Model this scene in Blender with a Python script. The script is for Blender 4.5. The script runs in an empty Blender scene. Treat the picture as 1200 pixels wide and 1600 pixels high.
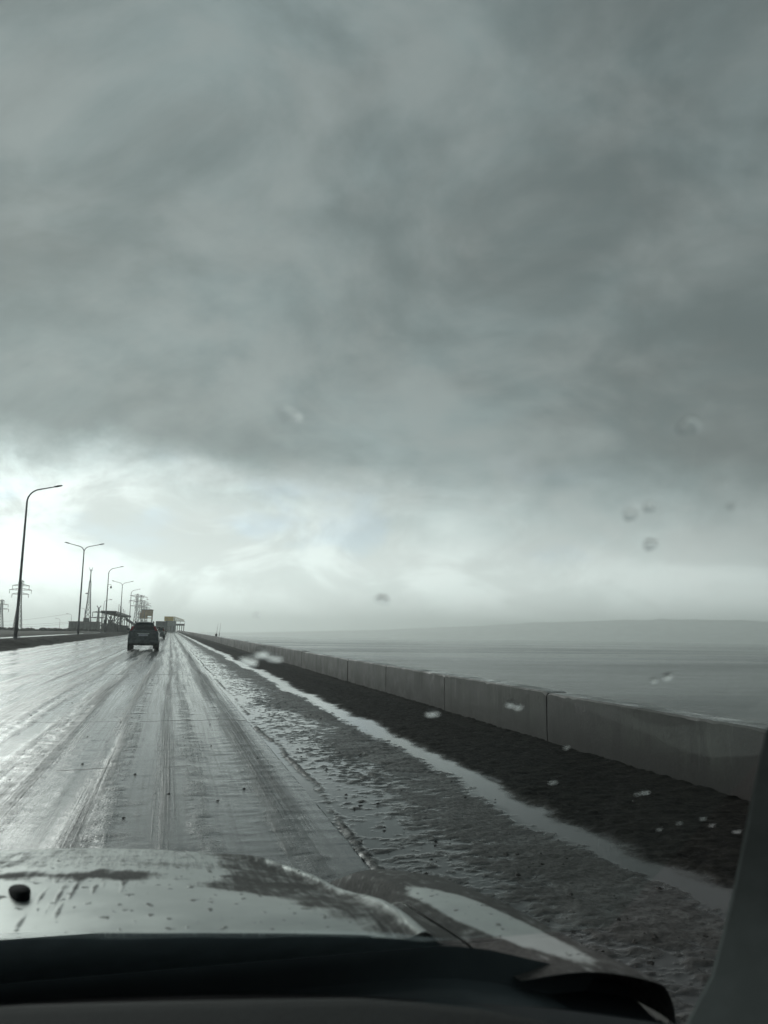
import bpy, math, random
import numpy as np
from mathutils import Vector, Matrix

random.seed(7)
PI = math.pi
R = math.radians
scene = bpy.context.scene
COL = scene.collection
EYE = 1.3                       # metres: height of the lens above the road
SLOPE = 0.0058                  # the road climbs gently away from the car


def zr(y):
    """height of the road surface at distance y"""
    if y <= 0:
        return 0.0
    if y <= 420:
        return SLOPE * y
    return SLOPE * 420 + SLOPE * 120 * (1 - math.exp(-(y - 420) / 120.0))


# ------------------------------------------------------------------ materials
class NT:
    def __init__(self, tree):
        self.t = tree
        self.n = tree.nodes
        self.l = tree.links

    def put(self, sock, v):
        if isinstance(v, bpy.types.NodeSocket):
            self.l.new(v, sock)
        elif v is not None:
            if isinstance(v, (tuple, list)) and sock.type == 'RGBA' and len(v) == 3:
                v = (*v, 1)
            sock.default_value = v

    def math(self, op, a, b=None, c=None, clamp=False):
        n = self.n.new('ShaderNodeMath')
        n.operation = op
        n.use_clamp = clamp
        self.put(n.inputs[0], a)
        if b is not None:
            self.put(n.inputs[1], b)
        if c is not None:
            self.put(n.inputs[2], c)
        return n.outputs[0]

    def ramp(self, v, a, b, lo=0.0, hi=1.0, smooth=True):
        n = self.n.new('ShaderNodeMapRange')
        n.interpolation_type = 'SMOOTHSTEP' if smooth else 'LINEAR'
        n.clamp = True
        self.put(n.inputs['Value'], v)
        for k, x in (('From Min', a), ('From Max', b), ('To Min', lo), ('To Max', hi)):
            self.put(n.inputs[k], x)
        return n.outputs[0]

    def mix(self, f, a, b, mode='MIX'):
        n = self.n.new('ShaderNodeMix')
        n.data_type = 'RGBA'
        n.blend_type = mode
        self.put(n.inputs[0], f)
        self.put(n.inputs[6], a)
        self.put(n.inputs[7], b)
        return n.outputs[2]

    def noise(self, vec, scale=1.0, detail=4.0, rough=0.55, dist=0.0, w=None):
        n = self.n.new('ShaderNodeTexNoise')
        if vec is not None:
            self.l.new(vec, n.inputs['Vector'])
        n.inputs['Scale'].default_value = scale
        n.inputs['Detail'].default_value = detail
        n.inputs['Roughness'].default_value = rough
        n.inputs['Distortion'].default_value = dist
        return n.outputs[0]

    def mapping(self, vec, scale=(1, 1, 1), loc=(0, 0, 0), rot=(0, 0, 0)):
        n = self.n.new('ShaderNodeMapping')
        self.l.new(vec, n.inputs['Vector'])
        n.inputs['Scale'].default_value = scale
        n.inputs['Location'].default_value = loc
        n.inputs['Rotation'].default_value = rot
        return n.outputs[0]

    def vmath(self, op, a, b=None):
        n = self.n.new('ShaderNodeVectorMath')
        n.operation = op
        self.put(n.inputs[0], a)
        if b is not None:
            self.put(n.inputs[1], b)
        return n.outputs[1] if op in ('DOT_PRODUCT', 'LENGTH') else n.outputs[0]

    def sep(self, v):
        n = self.n.new('ShaderNodeSeparateXYZ')
        self.l.new(v, n.inputs[0])
        return n.outputs

    def comb(self, x, y, z):
        n = self.n.new('ShaderNodeCombineXYZ')
        for i, v in enumerate((x, y, z)):
            self.put(n.inputs[i], v)
        return n.outputs[0]

    def bump(self, h, strength, dist, normal=None):
        n = self.n.new('ShaderNodeBump')
        n.inputs['Strength'].default_value = strength
        n.inputs['Distance'].default_value = dist
        self.l.new(h, n.inputs['Height'])
        if normal is not None:
            self.l.new(normal, n.inputs['Normal'])
        return n.outputs[0]

    def attr(self, name):
        n = self.n.new('ShaderNodeAttribute')
        n.attribute_name = name
        return n.outputs['Fac']

    def coord(self, which='Object'):
        return self.n.new('ShaderNodeTexCoord').outputs[which]

    def pos(self):
        return self.n.new('ShaderNodeNewGeometry').outputs['Position']


def new_mat(name):
    m = bpy.data.materials.new(name)
    m.use_nodes = True
    t = NT(m.node_tree)
    b = m.node_tree.nodes['Principled BSDF']
    return m, t, b


def plain(name, col, rough=0.6, metal=0.0, spec=0.5, var=0.25, scale=4.0, bump=0.0, coat=0.0):
    """a plain material with a procedural mottling of colour and gloss"""
    m, t, b = new_mat(name)
    nz = t.noise(t.coord(), scale, 5, 0.6)
    f = t.ramp(nz, 0.3, 0.7)
    lo = tuple(c * (1 - var) for c in col)
    hi = tuple(min(1, c * (1 + var)) for c in col)
    t.put(b.inputs['Base Color'], t.mix(f, lo, hi))
    t.put(b.inputs['Roughness'], t.ramp(nz, 0.3, 0.7, max(0.03, rough - 0.1), min(1, rough + 0.1)))
    b.inputs['Metallic'].default_value = metal
    b.inputs['Specular IOR Level'].default_value = spec
    b.inputs['Coat Weight'].default_value = coat
    if bump:
        t.l.new(t.bump(t.noise(t.coord(), scale * 6, 4), bump, 0.01), b.inputs['Normal'])
    return m


M = {}
M['lamp_metal'] = plain('lamp metal', (0.10, 0.105, 0.11), 0.5, 0.3)
M['lamp_head'] = plain('lamp head', (0.16, 0.17, 0.17), 0.45, 0.2)
M['lattice'] = plain('galvanised lattice', (0.18, 0.19, 0.19), 0.6, 0.2)
M['dark_metal'] = plain('dark painted metal', (0.03, 0.032, 0.034), 0.5)
M['black_plastic'] = plain('black plastic', (0.012, 0.015, 0.017), 0.55, spec=0.3)
M['dash_cloth'] = plain('dash top', (0.028, 0.029, 0.029), 0.8, spec=0.1, scale=300, var=0.4, bump=0.3)
M['dash_front'] = plain('dash front', (0.045, 0.056, 0.060), 0.85, spec=0.15)
M['pillar_trim'] = plain('pillar trim', (0.22, 0.24, 0.23), 0.7, spec=0.2, scale=30, var=0.1)
M['grey_plaster'] = plain('weathered grey plaster', (0.13, 0.135, 0.13), 0.8, scale=0.8, var=0.35)
M['dark_block'] = plain('dark concrete', (0.06, 0.062, 0.06), 0.8, scale=0.7, var=0.35)
M['brown_sheet'] = plain('brown sheeting', (0.30, 0.19, 0.07), 0.7, scale=0.8, var=0.35)
M['yellow_sheet'] = plain('yellow sheeting', (0.55, 0.38, 0.06), 0.65, scale=1, var=0.3)
M['pale_yellow'] = plain('pale yellow steel', (0.55, 0.52, 0.36), 0.6)
M['grey_sheet'] = plain('grey cargo sheeting', (0.12, 0.135, 0.14), 0.6, scale=1.5, var=0.3)
M['pale_grey'] = plain('pale grey render', (0.24, 0.25, 0.24), 0.8, scale=0.6, var=0.3)
M['rubber'] = plain('wet tyre rubber', (0.012, 0.013, 0.014), 0.6)
M['rim'] = plain('dirty rim', (0.18, 0.18, 0.18), 0.4, 0.7)
M['suv_paint'] = plain('dirty dark paint', (0.050, 0.066, 0.070), 0.35, 0.0, scale=3, var=0.4, coat=0.4)
M['handle_and_highlight'] = plain('silver handle and flank highlight', (0.55, 0.57, 0.56), 0.3, 0.7, scale=3, var=0.2)
M['car_paint'] = plain('dirty silver paint', (0.30, 0.31, 0.30), 0.35, 0.5, scale=3, var=0.3)
M['dirty_back'] = plain('road dirt on paint', (0.085, 0.098, 0.100), 0.6, scale=5, var=0.5)
M['car_glass'] = plain('dark car glass', (0.016, 0.02, 0.023), 0.12, spec=0.7, var=0.1)
M['red_lens'] = plain('red lens', (0.20, 0.015, 0.02), 0.2, scale=20, var=0.2)
M['plate'] = plain('pale number plate', (0.42, 0.42, 0.46), 0.4, scale=20, var=0.2)
M['bark'] = plain('bark', (0.05, 0.045, 0.04), 0.9, scale=8, var=0.3)
M['leaf'] = plain('dull winter foliage', (0.035, 0.037, 0.028), 0.8, scale=2, var=0.5)
M['wire'] = plain('wire', (0.08, 0.085, 0.085), 0.5)
M['rod'] = plain('rod', (0.2, 0.2, 0.2), 0.4)
M['nozzle'] = plain('matt black rubber', (0.006, 0.007, 0.008), 0.9, spec=0.08)
M['border'] = plain('veil-lightened border', (0.30, 0.37, 0.39), 0.6, spec=0.2, scale=40, var=0.12)
M['seat_cloth'] = plain('seat cloth', (0.03, 0.03, 0.03), 0.9)


# ------------------------------------------------------------------ mesh helpers
class MB:
    def __init__(self):
        self.v = []
        self.f = []

    def add(self, vs, fs):
        o = len(self.v)
        self.v += [tuple(p) for p in vs]
        self.f += [tuple(o + i for i in f) for f in fs]

    def box(self, x0, x1, y0, y1, z0, z1, bevel=0.0):
        b = min(bevel, (x1 - x0) / 2.1, (y1 - y0) / 2.1, (z1 - z0) / 2.1)
        if b <= 0:
            vs = [(x, y, z) for z in (z0, z1) for (x, y) in ((x0, y0), (x1, y0), (x1, y1), (x0, y1))]
            self.add(vs, [(3, 2, 1, 0), (4, 5, 6, 7), (0, 1, 5, 4), (1, 2, 6, 5), (2, 3, 7, 6), (3, 0, 4, 7)])
            return
        rings = []
        for z, k in ((z0, b), (z0 + b, 0), (z1 - b, 0), (z1, b)):
            ring = []
            for (cx, cy, sx, sy) in ((x0, y0, 1, 1), (x1, y0, -1, 1), (x1, y1, -1, -1), (x0, y1, 1, -1)):
                if (sx, sy) in ((1, 1), (-1, -1)):
                    ring += [(cx + sx * k, cy + sy * (b + k), z), (cx + sx * (b + k), cy + sy * k, z)]
                else:
                    ring += [(cx + sx * (b + k), cy + sy * k, z), (cx + sx * k, cy + sy * (b + k), z)]
            rings.append(ring)
        self.loft(rings, True, True)

    def loft(self, rings, cap0=False, cap1=False, closed=True):
        n = len(rings[0])
        o = len(self.v)
        for r in rings:
            self.v += [tuple(p) for p in r]
        for i in range(len(rings) - 1):
            for j in range(n if closed else n - 1):
                k = (j + 1) % n
                self.f.append((o + i * n + j, o + i * n + k, o + (i + 1) * n + k, o + (i + 1) * n + j))
        if cap0:
            self.f.append(tuple(o + j for j in range(n))[::-1])
        if cap1:
            self.f.append(tuple(o + (len(rings) - 1) * n + j for j in range(n)))

    def tube(self, pts, rad, n=8, cap=True):
        pts = [Vector(p) for p in pts]
        if not isinstance(rad, (list, tuple)):
            rad = [rad] * len(pts)
        rings = []
        ref = None
        for i, p in enumerate(pts):
            d = (pts[min(i + 1, len(pts) - 1)] - pts[max(i - 1, 0)]).normalized()
            if ref is None:
                ref = Vector((1, 0, 0)) if abs(d.x) < 0.9 else Vector((0, 1, 0))
            a = (ref - d * ref.dot(d)).normalized()
            ref = a
            b = d.cross(a)
            rings.append([p + (a * math.cos(2 * PI * k / n) + b * math.sin(2 * PI * k / n)) * rad[i] for k in range(n)])
        self.loft(rings, cap, cap)

    def lathe(self, prof, axis='X', c=(0, 0, 0), n=24):
        rings = []
        for (h, r) in prof:
            ring = []
            for k in range(n):
                a = 2 * PI * k / n
                if axis == 'X':
                    ring.append((c[0] + h, c[1] + r * math.cos(a), c[2] + r * math.sin(a)))
                else:
                    ring.append((c[0] + r * math.cos(a), c[1] + r * math.sin(a), c[2] + h))
            rings.append(ring)
        self.loft(rings, True, True)

    def build(self, name, mat, parent=None, smooth=False):
        me = bpy.data.meshes.new(name)
        me.from_pydata(self.v, [], self.f)
        if smooth:
            me.polygons.foreach_set('use_smooth', [True] * len(me.polygons))
        me.update()
        me.materials.append(mat)
        o = bpy.data.objects.new(name, me)
        COL.objects.link(o)
        if parent is not None:
            o.parent = parent
        return o


def soft(o, angle=35):
    """smooth shading with sharp edges kept"""
    me = o.data
    me.polygons.foreach_set('use_smooth', [True] * len(me.polygons))
    try:
        me.set_sharp_from_angle(angle=R(angle))
    except Exception:
        pass
    return o


def grid(name, X, Y, Z, mat, parent=None, attrs=None, smooth=True):
    """height-field mesh from 2-D arrays (rows along Y, columns along X)"""
    ny, nx = X.shape
    co = np.stack([X, Y, Z], -1).reshape(-1, 3).astype(np.float32)
    i = np.arange(ny * nx).reshape(ny, nx)
    fa = np.stack([i[:-1, :-1], i[:-1, 1:], i[1:, 1:], i[1:, :-1]], -1).reshape(-1, 4)
    me = bpy.data.meshes.new(name)
    me.vertices.add(len(co))
    me.vertices.foreach_set('co', co.ravel())
    me.loops.add(fa.size)
    me.loops.foreach_set('vertex_index', fa.ravel().astype(np.int32))
    me.polygons.add(len(fa))
    me.polygons.foreach_set('loop_start', np.arange(0, fa.size, 4, dtype=np.int32))
    me.polygons.foreach_set('use_smooth', np.full(len(fa), smooth))
    me.update(calc_edges=True)
    for k, a in (attrs or {}).items():
        at = me.attributes.new(k, 'FLOAT', 'POINT')
        at.data.foreach_set('value', np.ascontiguousarray(a.reshape(-1), dtype=np.float32))
    me.materials.append(mat)
    o = bpy.data.objects.new(name, me)
    COL.objects.link(o)
    if parent is not None:
        o.parent = parent
    return o


def tag(o, label=None, cat=None, group=None, kind=None):
    if label:
        o['label'] = label
    if cat:
        o['category'] = cat
    if group:
        o['group'] = group
    if kind:
        o['kind'] = kind
    return o


def empty(name, loc, label, cat, group=None, rz=0.0):
    o = bpy.data.objects.new(name, None)
    o.empty_display_size = 0.2
    COL.objects.link(o)
    o.location = loc
    o.rotation_euler = (0, 0, rz)
    return tag(o, label, cat, group)


def copy_tree(o, parent=None):
    c = o.copy()
    COL.objects.link(c)
    c.parent = parent
    for ch in list(o.children):
        copy_tree(ch, c)
    return c


# lattice noise in numpy ------------------------------------------------------
def _hash(ix, iy, seed):
    h = (ix.astype(np.int64) * 374761393 + iy.astype(np.int64) * 668265263 + seed * 1442695041) & 0xFFFFFFFF
    h = ((h ^ (h >> 13)) * 1274126177) & 0xFFFFFFFF
    return ((h ^ (h >> 16)) & 0xFFFF) / 65535.0


def vnoise(x, y, seed=0):
    ix = np.floor(x)
    iy = np.floor(y)
    fx = x - ix
    fy = y - iy
    fx = fx * fx * fx * (fx * (fx * 6 - 15) + 10)
    fy = fy * fy * fy * (fy * (fy * 6 - 15) + 10)
    a = _hash(ix, iy, seed)
    b = _hash(ix + 1, iy, seed)
    c = _hash(ix, iy + 1, seed)
    d = _hash(ix + 1, iy + 1, seed)
    return (a * (1 - fx) + b * fx) * (1 - fy) + (c * (1 - fx) + d * fx) * fy


def fbm(x, y, oct=4, seed=0, gain=0.5):
    s = 0
    a = 1.0
    t = 0
    for k in range(oct):
        s = s + a * vnoise(x * 2 ** k + 13.7 * k, y * 2 ** k - 7.1 * k, seed + k * 17)
        t += a
        a *= gain
    return s / t


def sstep(a, b, x):
    t = np.clip((x - a) / (b - a), 0, 1)
    return t * t * (3 - 2 * t)


# ------------------------------------------------------------------ the camera
YAW, PITCH, ROLL = R(14.75), R(8.95), R(0.86)
fwd = Vector((math.sin(YAW) * math.cos(PITCH), math.cos(YAW) * math.cos(PITCH), math.sin(PITCH)))
r0 = Vector((math.cos(YAW), -math.sin(YAW), 0))
u0 = r0.cross(fwd)
right = r0 * math.cos(ROLL) + u0 * math.sin(ROLL)
up = -r0 * math.sin(ROLL) + u0 * math.cos(ROLL)
cam = bpy.data.cameras.new('camera')
co = bpy.data.objects.new('camera', cam)
COL.objects.link(co)
co.matrix_world = Matrix(((right.x, up.x, -fwd.x, 0), (right.y, up.y, -fwd.y, 0), (right.z, up.z, -fwd.z, EYE), (0, 0, 0, 1)))
cam.sensor_fit = 'VERTICAL'
cam.sensor_height = 36.0
cam.lens = 36.0 * 1240 / 1600
cam.clip_start = 0.02
cam.clip_end = 30000
cam.dof.use_dof = True
cam.dof.focus_distance = 40
cam.dof.aperture_fstop = 8.0
scene.camera = co
CAM = Vector((0, 0, EYE))


def pray(x, y):
    """direction of view for a point of the 1200 x 1600 picture, used only to read real positions off it"""
    return fwd + right * ((x - 600) / 1240) + up * ((800 - y) / 1240)


def at(x, y, Y):
    d = pray(x, y)
    return CAM + d * (Y / d.y)


# ------------------------------------------------------------------ world: overcast sky with a bright gap
SUN_AZ, SUN_EL = R(-26.0), R(22.0)      # azimuth from +Y, ahead and to the left
w = bpy.data.worlds.new('World')
scene.world = w
w.use_nodes = True
T = NT(w.node_tree)
for n in list(T.n):
    T.n.remove(n)
out = T.n.new('ShaderNodeOutputWorld')
bg = T.n.new('ShaderNodeBackground')
T.l.new(bg.outputs[0], out.inputs[0])
D = T.coord('Generated')
dx, dy, dz = T.sep(D)
AX = R(14.75)
side = T.math('SUBTRACT', T.math('MULTIPLY', dx, math.cos(AX)), T.math('MULTIPLY', dy, math.sin(AX)))
ahead = T.math('ADD', T.math('MULTIPLY', dx, math.sin(AX)), T.math('MULTIPLY', dy, math.cos(AX)))
az = T.math('MULTIPLY', T.math('ARCTAN2', side, ahead), 180 / PI)          # degrees, right of the sea-wall view
el = T.math('MULTIPLY', T.math('ARCSINE', T.math('MINIMUM', T.math('MAXIMUM', dz, -0.999), 0.999)), 180 / PI)
# cloud deck: noise on a flat layer overhead, so the masses stretch and flatten towards the horizon
inv = T.math('DIVIDE', 1.0, T.math('ADD', T.math('MAXIMUM', dz, 0.0), 0.55))
plane = T.comb(T.math('MULTIPLY', side, inv), T.math('MULTIPLY', ahead, inv), 0.0)
warp = T.noise(T.mapping(plane, (0.8, 0.8, 1)), 1.0, 3)
wv = T.vmath('ADD', plane, T.comb(T.math('MULTIPLY', warp, 0.9), T.math('MULTIPLY', warp, -0.6), 0.0))
c1 = T.noise(T.mapping(wv, (2.0, 3.0, 1), (2.3, 0.4, 0), (0, 0, R(38))), 1.0, 6, 0.55)
c2 = T.noise(T.mapping(wv, (5.5, 8.0, 1), (0.3, 5.4, 0), (0, 0, R(38))), 1.0, 6, 0.6)
deck = T.math('ADD', T.math('MULTIPLY', c1, 0.60), T.math('MULTIPLY', c2, 0.40))
c3 = T.noise(T.mapping(wv, (13, 17, 1), (1.3, 2.4, 0), (0, 0, R(38))), 1.0, 6, 0.62)
deck = T.math('ADD', deck, T.math('MULTIPLY', T.math('SUBTRACT', c3, 0.5), 0.13))
deckv = T.ramp(deck, 0.37, 0.63, 0.140, 0.270)
deckv = T.math('MULTIPLY', deckv, T.ramp(az, -5, 30, 1.0, 0.84))
deckv = T.math('MULTIPLY', deckv, T.ramp(el, 11, 22, 1.15, 0.98))
# bright gap under the deck: cumulus in angular space
ang = T.comb(T.math('MULTIPLY', az, 1 / 9.0), T.math('MULTIPLY', el, 1 / 5.0), 0.0)
ew = T.noise(T.mapping(ang, (0.7, 0.5, 1), (1.7, 0, 0)), 1.0, 8, 0.66)
b1 = T.noise(T.mapping(ang, (1.0, 1.0, 1), (4.1, 2.2, 0)), 1.0, 7, 0.62, 0.6)
gapv = T.ramp(az, -40, 28, 1.30, 0.64, smooth=False)
gapv = T.math('MULTIPLY', gapv, T.ramp(el, 0.0, 8.0, 1.85, 1.0))
gapv = T.math('MULTIPLY', gapv, T.ramp(b1, 0.40, 0.60, T.ramp(az, -30, 20, 0.66, 0.88), 1.08))
edge0 = T.ramp(az, -26, 26, 12.0, 7.6, smooth=False)
edge = T.math('ADD', edge0, T.math('MULTIPLY', T.math('SUBTRACT', ew, 0.5), 7.0))
wid = T.ramp(az, -26, 10, 2.4, 4.6)
gap = T.math('SUBTRACT', 1.0, T.ramp(T.math('DIVIDE', T.math('SUBTRACT', el, edge), wid), -1.0, 1.0))
# the gap is widened beyond the view to light the haze, then fades behind
azf = T.math('ABSOLUTE', T.math('ADD', az, 18))
gap = T.math('MULTIPLY', gap, T.ramp(azf, 75, 150, 1.0, 0.30))
val = T.math('ADD', T.math('MULTIPLY', deckv, T.math('SUBTRACT', 1.0, gap)), T.math('MULTIPLY', gapv, gap))
tint = T.mix(gap, (0.865, 1.03, 1.065), (0.955, 1.0, 0.985))
tint = T.mix(T.ramp(c2, 0.35, 0.65), tint, T.mix(0.5, tint, (0.99, 1.0, 0.99)))
skyc = T.vmath('MULTIPLY', tint, T.comb(val, val, val))
nish = T.n.new('ShaderNodeTexSky')
nish.sky_type = 'NISHITA'
nish.sun_disc = False
nish.sun_elevation = SUN_EL
nish.sun_rotation = SUN_AZ
nish.ozone_density = 2.0
blue = T.vmath('MULTIPLY', nish.outputs[0], (0.075, 0.10, 0.14))
hole = T.math('MULTIPLY', gap, T.ramp(T.noise(T.mapping(ang, (0.8, 0.8, 1), (7.3, 1.2, 0)), 1.0, 4), 0.52, 0.68))
hole = T.math('MULTIPLY', hole, T.math('MULTIPLY', T.ramp(el, 3, 7), 0.22))
T.l.new(T.mix(hole, skyc, blue), bg.inputs[0])
bg.inputs[1].default_value = 0.75
w.cycles.sampling_method = 'MANUAL'
w.cycles.sample_map_resolution = 1024

sun = bpy.data.lights.new('sun', 'SUN')
sun.energy = 1.35
sun.angle = R(36)
sun.color = (1.0, 0.985, 0.95)
so = bpy.data.objects.new('sun', sun)
COL.objects.link(so)
sd = Vector((math.sin(SUN_AZ) * math.cos(SUN_EL), math.cos(SUN_AZ) * math.cos(SUN_EL), math.sin(SUN_EL)))
so.rotation_euler = sd.to_track_quat('Z', 'Y').to_euler()
so.location = sd * 60

# ------------------------------------------------------------------ road, shoulder, verge
EDGE, PUD0, PUD1, WALLX = 1.14, 2.70, 2.90, 4.6
ys = [-8, -5, -3, -1, 0.5, 1.5]
y = 2.2
while y < 420:
    ys.append(y)
    y *= 1.0045
ys += [430, 460, 500, 560, 640, 740, 860, 1000]
ys = np.array(ys)
zrow = np.array([zr(v) for v in ys])


def rows(xs):
    X, Y = np.meshgrid(np.array(xs), ys)
    return X, Y, np.repeat(zrow[:, None], len(xs), 1)


# --- road: shallow wheel ruts filled with water, slush ridges pressed between them
xs = np.concatenate([np.linspace(-8.3, -3.2, 58)[:-1], np.linspace(-3.2, EDGE, 108)])
X, Y, Z = rows(xs)
# lane wander makes the ruts weave a little
wob = 0.10 * (fbm(Y * 0.06, Y * 0 + 3.3, 3, 5) - 0.5)
Xw = X + wob


def bandp(c, wd):
    return np.exp(-((Xw - c) / wd) ** 2)


ridge = (0.9 * bandp(-0.42, 0.16) + 0.7 * bandp(0.30, 0.12) + 1.0 * bandp(-1.25, 0.22) + 0.9 * bandp(-2.0, 0.28)
         + 0.7 * bandp(-3.1, 0.3) + 0.8 * bandp(-4.6, 0.35) + 0.8 * bandp(-6.2, 0.4) + 0.9 * bandp(-7.8, 0.4) + 1.0 * bandp(0.86, 0.13))
streak = fbm(Xw * 9, Y * 0.22, 4, 11)
lump = fbm(X * 5.5, Y * 6.5, 4, 21)
fine = fbm(X * 15, Y * 9, 3, 31)
fade = np.clip(1.2 - Y / 60, 0.15, 1)
hgt = 0.010 * ridge * (0.4 + 1.0 * streak) + 0.014 * (lump - 0.5) * fade * (0.45 + ridge) + 0.006 * (fine - 0.5) * fade + 0.008 * (streak - 0.5)
# water film level: flat film where the surface is low
track = np.zeros_like(X)
for c_, w_ in ((-1.19, 0.15), (-0.52, 0.07), (0.04, 0.06), (0.90, 0.11), (-2.3, 0.16), (-2.75, 0.08), (-3.6, 0.2), (-4.9, 0.16), (-5.5, 0.10), (-6.6, 0.2), (-7.5, 0.12)):
    track = np.maximum(track, np.exp(-((Xw - c_) / (w_ * 1.25)) ** 2))
track *= np.clip(0.35 + 1.5 * (streak - 0.30) + 0.8 * (fbm(Xw * 22, Y * 0.3, 3, 171) - 0.5), 0, 1)
lev = 0.0035
wet = sstep(0.005, -0.003, hgt - lev) * (1 - 0.9 * track)
hgt = np.maximum(hgt, lev - 0.0008 + 0.15 * (hgt - lev))
rip = fbm(X * 2.6 + 3, Y * 7.5, 4, 141, 0.55)
rip2 = fbm(X * 9, Y * 22, 3, 151)
near = np.clip(1.25 - Y / 22, 0.12, 1)
hgt = hgt + near * (0.014 * np.maximum(rip - 0.50, 0) + 0.005 * np.maximum(rip2 - 0.5, 0)) * (0.35 + 0.9 * sstep(0.35, 0.65, fbm(X * 0.9, Y * 0.35, 3, 161)))
# left edge and its puddle margin run into the verge
slush = np.clip(0.25 + ridge * 0.75 + 1.2 * (streak - 0.5), 0, 1)
m, t, b = new_mat('wet slushy asphalt')
P = t.coord()
aw = t.attr('wet')
asl = t.attr('slush')
px, py, pz = t.sep(P)
st = t.noise(t.mapping(P, (7, 0.13, 1)), 1.0, 6, 0.6)
st2 = t.noise(t.mapping(P, (30, 0.35, 1), (3, 1, 0)), 1.0, 4, 0.6)
tread = t.noise(t.mapping(P, (26, 11, 1), (0, 0, 0), (0, 0, R(20))), 1.0, 3, 0.6)
fi = t.noise(P, 45, 5, 0.65)
co_ = t.mix(t.ramp(st, 0.35, 0.65), (0.020, 0.023, 0.024), (0.060, 0.062, 0.060))
co_ = t.mix(t.math('MULTIPLY', asl, t.ramp(fi, 0.35, 0.7)), co_, (0.16, 0.165, 0.16))
atr = t.attr('track')
st3 = t.noise(t.mapping(P, (48, 0.30, 1), (7, 2, 0)), 1.0, 4, 0.6)
atr = t.math('MULTIPLY', atr, t.ramp(st3, 0.34, 0.62, 0.30, 1.05))
grain = t.noise(P, 190, 3, 0.6)
co_ = t.mix(t.math('MULTIPLY', atr, 0.85), co_, (0.014, 0.015, 0.015))
# transverse joints of the concrete underneath
jw = t.math('ADD', py, t.math('MULTIPLY', t.noise(t.mapping(P, (1.3, 0.3, 1)), 1.0, 3), 0.5))
jm = None
for yj, hw in ((8.35, 0.02), (12.3, 0.03), (24.2, 0.05)):
    k = t.ramp(t.math('ABSOLUTE', t.math('SUBTRACT', jw, yj)), hw * 0.5, hw * 1.6, 1.0, 0.0)
    jm = k if jm is None else t.math('MAXIMUM', jm, k)
jm = t.math('MULTIPLY', jm, t.ramp(t.noise(t.mapping(P, (0.9, 0.5, 1)), 1.0, 3), 0.46, 0.58))
co_ = t.mix(jm, co_, (0.012, 0.012, 0.012))
t.put(b.inputs['Base Color'], co_)
ro = t.math('ADD', t.ramp(st, 0.3, 0.7, 0.0, 0.10), t.ramp(st2, 0.35, 0.7, 0.0, 0.10))
dry = t.math('SUBTRACT', 1.0, aw)
ro = t.math('ADD', ro, t.math('MULTIPLY', dry, t.ramp(fi, 0.3, 0.7, 0.04, 0.30)))
ro = t.math('ADD', ro, t.math('MULTIPLY', jm, 0.5))
ro = t.math('ADD', ro, t.math('MULTIPLY', atr, 0.22))
t.put(b.inputs['Roughness'], t.math('ADD', ro, 0.05))
b.inputs['Specular IOR Level'].default_value = 0.55
hh = t.math('ADD', t.math('MULTIPLY', fi, 0.5), t.math('MULTIPLY', tread, t.math('MULTIPLY', asl, 0.9)))
hh = t.math('ADD', hh, t.math('MULTIPLY', st2, 0.5))
hh = t.math('ADD', t.math('MULTIPLY', hh, t.math('ADD', 0.32, dry)), t.math('MULTIPLY', grain, 0.22))
hh = t.math('ADD', hh, t.math('MULTIPLY', t.math('MULTIPLY', tread, atr), 1.2))
t.l.new(t.bump(hh, 0.45, 0.010), b.inputs['Normal'])
road = grid('road', X, Y, Z + hgt, m, attrs={'wet': wet, 'slush': slush, 'track': track})
tag(road, kind='structure')

# --- shoulder: churned slush and mud, a long puddle, then a dark muddy strip up to the wall
xs = np.concatenate([np.linspace(EDGE, PUD1 + 0.2, 92)[:-1], np.linspace(PUD1 + 0.2, WALLX + 0.02, 34)])
X, Y, Z = rows(xs)
fade = np.clip(1.15 - Y / 90, 0.2, 1)
l1 = 0.55 * fbm(X * 8.5, Y * 14.0, 5, 41, 0.66) + 0.45 * fbm(X * 1.6, Y * 0.7, 4, 43, 0.6)
l2 = fbm(X * 16, Y * 22, 3, 51)
edgew = 0.24 * (fbm(Y * 0.45, X * 0.25 + 1.1, 5, 61, 0.6) - 0.5) * 2
mid = sstep(EDGE - 0.05, EDGE + 0.40, X + edgew) * (1 - sstep(PUD0 - 0.10, PUD0 + 0.06, X + edgew + 0.10 * (fbm(X * 5, Y * 7, 3, 67) - 0.5)))
mud = sstep(PUD1 - 0.08, PUD1 + 0.10, X + edgew * 1.15 + 0.30 * (fbm(X * 4, Y * 3, 5, 63, 0.65) - 0.5))
hgt = mid * (0.034 * (l1 - 0.455) + 0.010 * (l2 - 0.5)) * fade
hgt += mud * (0.018 + 0.05 * (l1 - 0.5) + 0.018 * (l2 - 0.5) - 0.03 * sstep(PUD1 + 0.6, WALLX, X) + 0.05 * sstep(WALLX - 0.25, WALLX, X) * (l1 - 0.2))
hgt += -0.012 * (1 - mid) * (1 - mud) * (X > 1.9) + 0.010 * (l2 - 0.40) * (X < 1.9)
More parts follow.
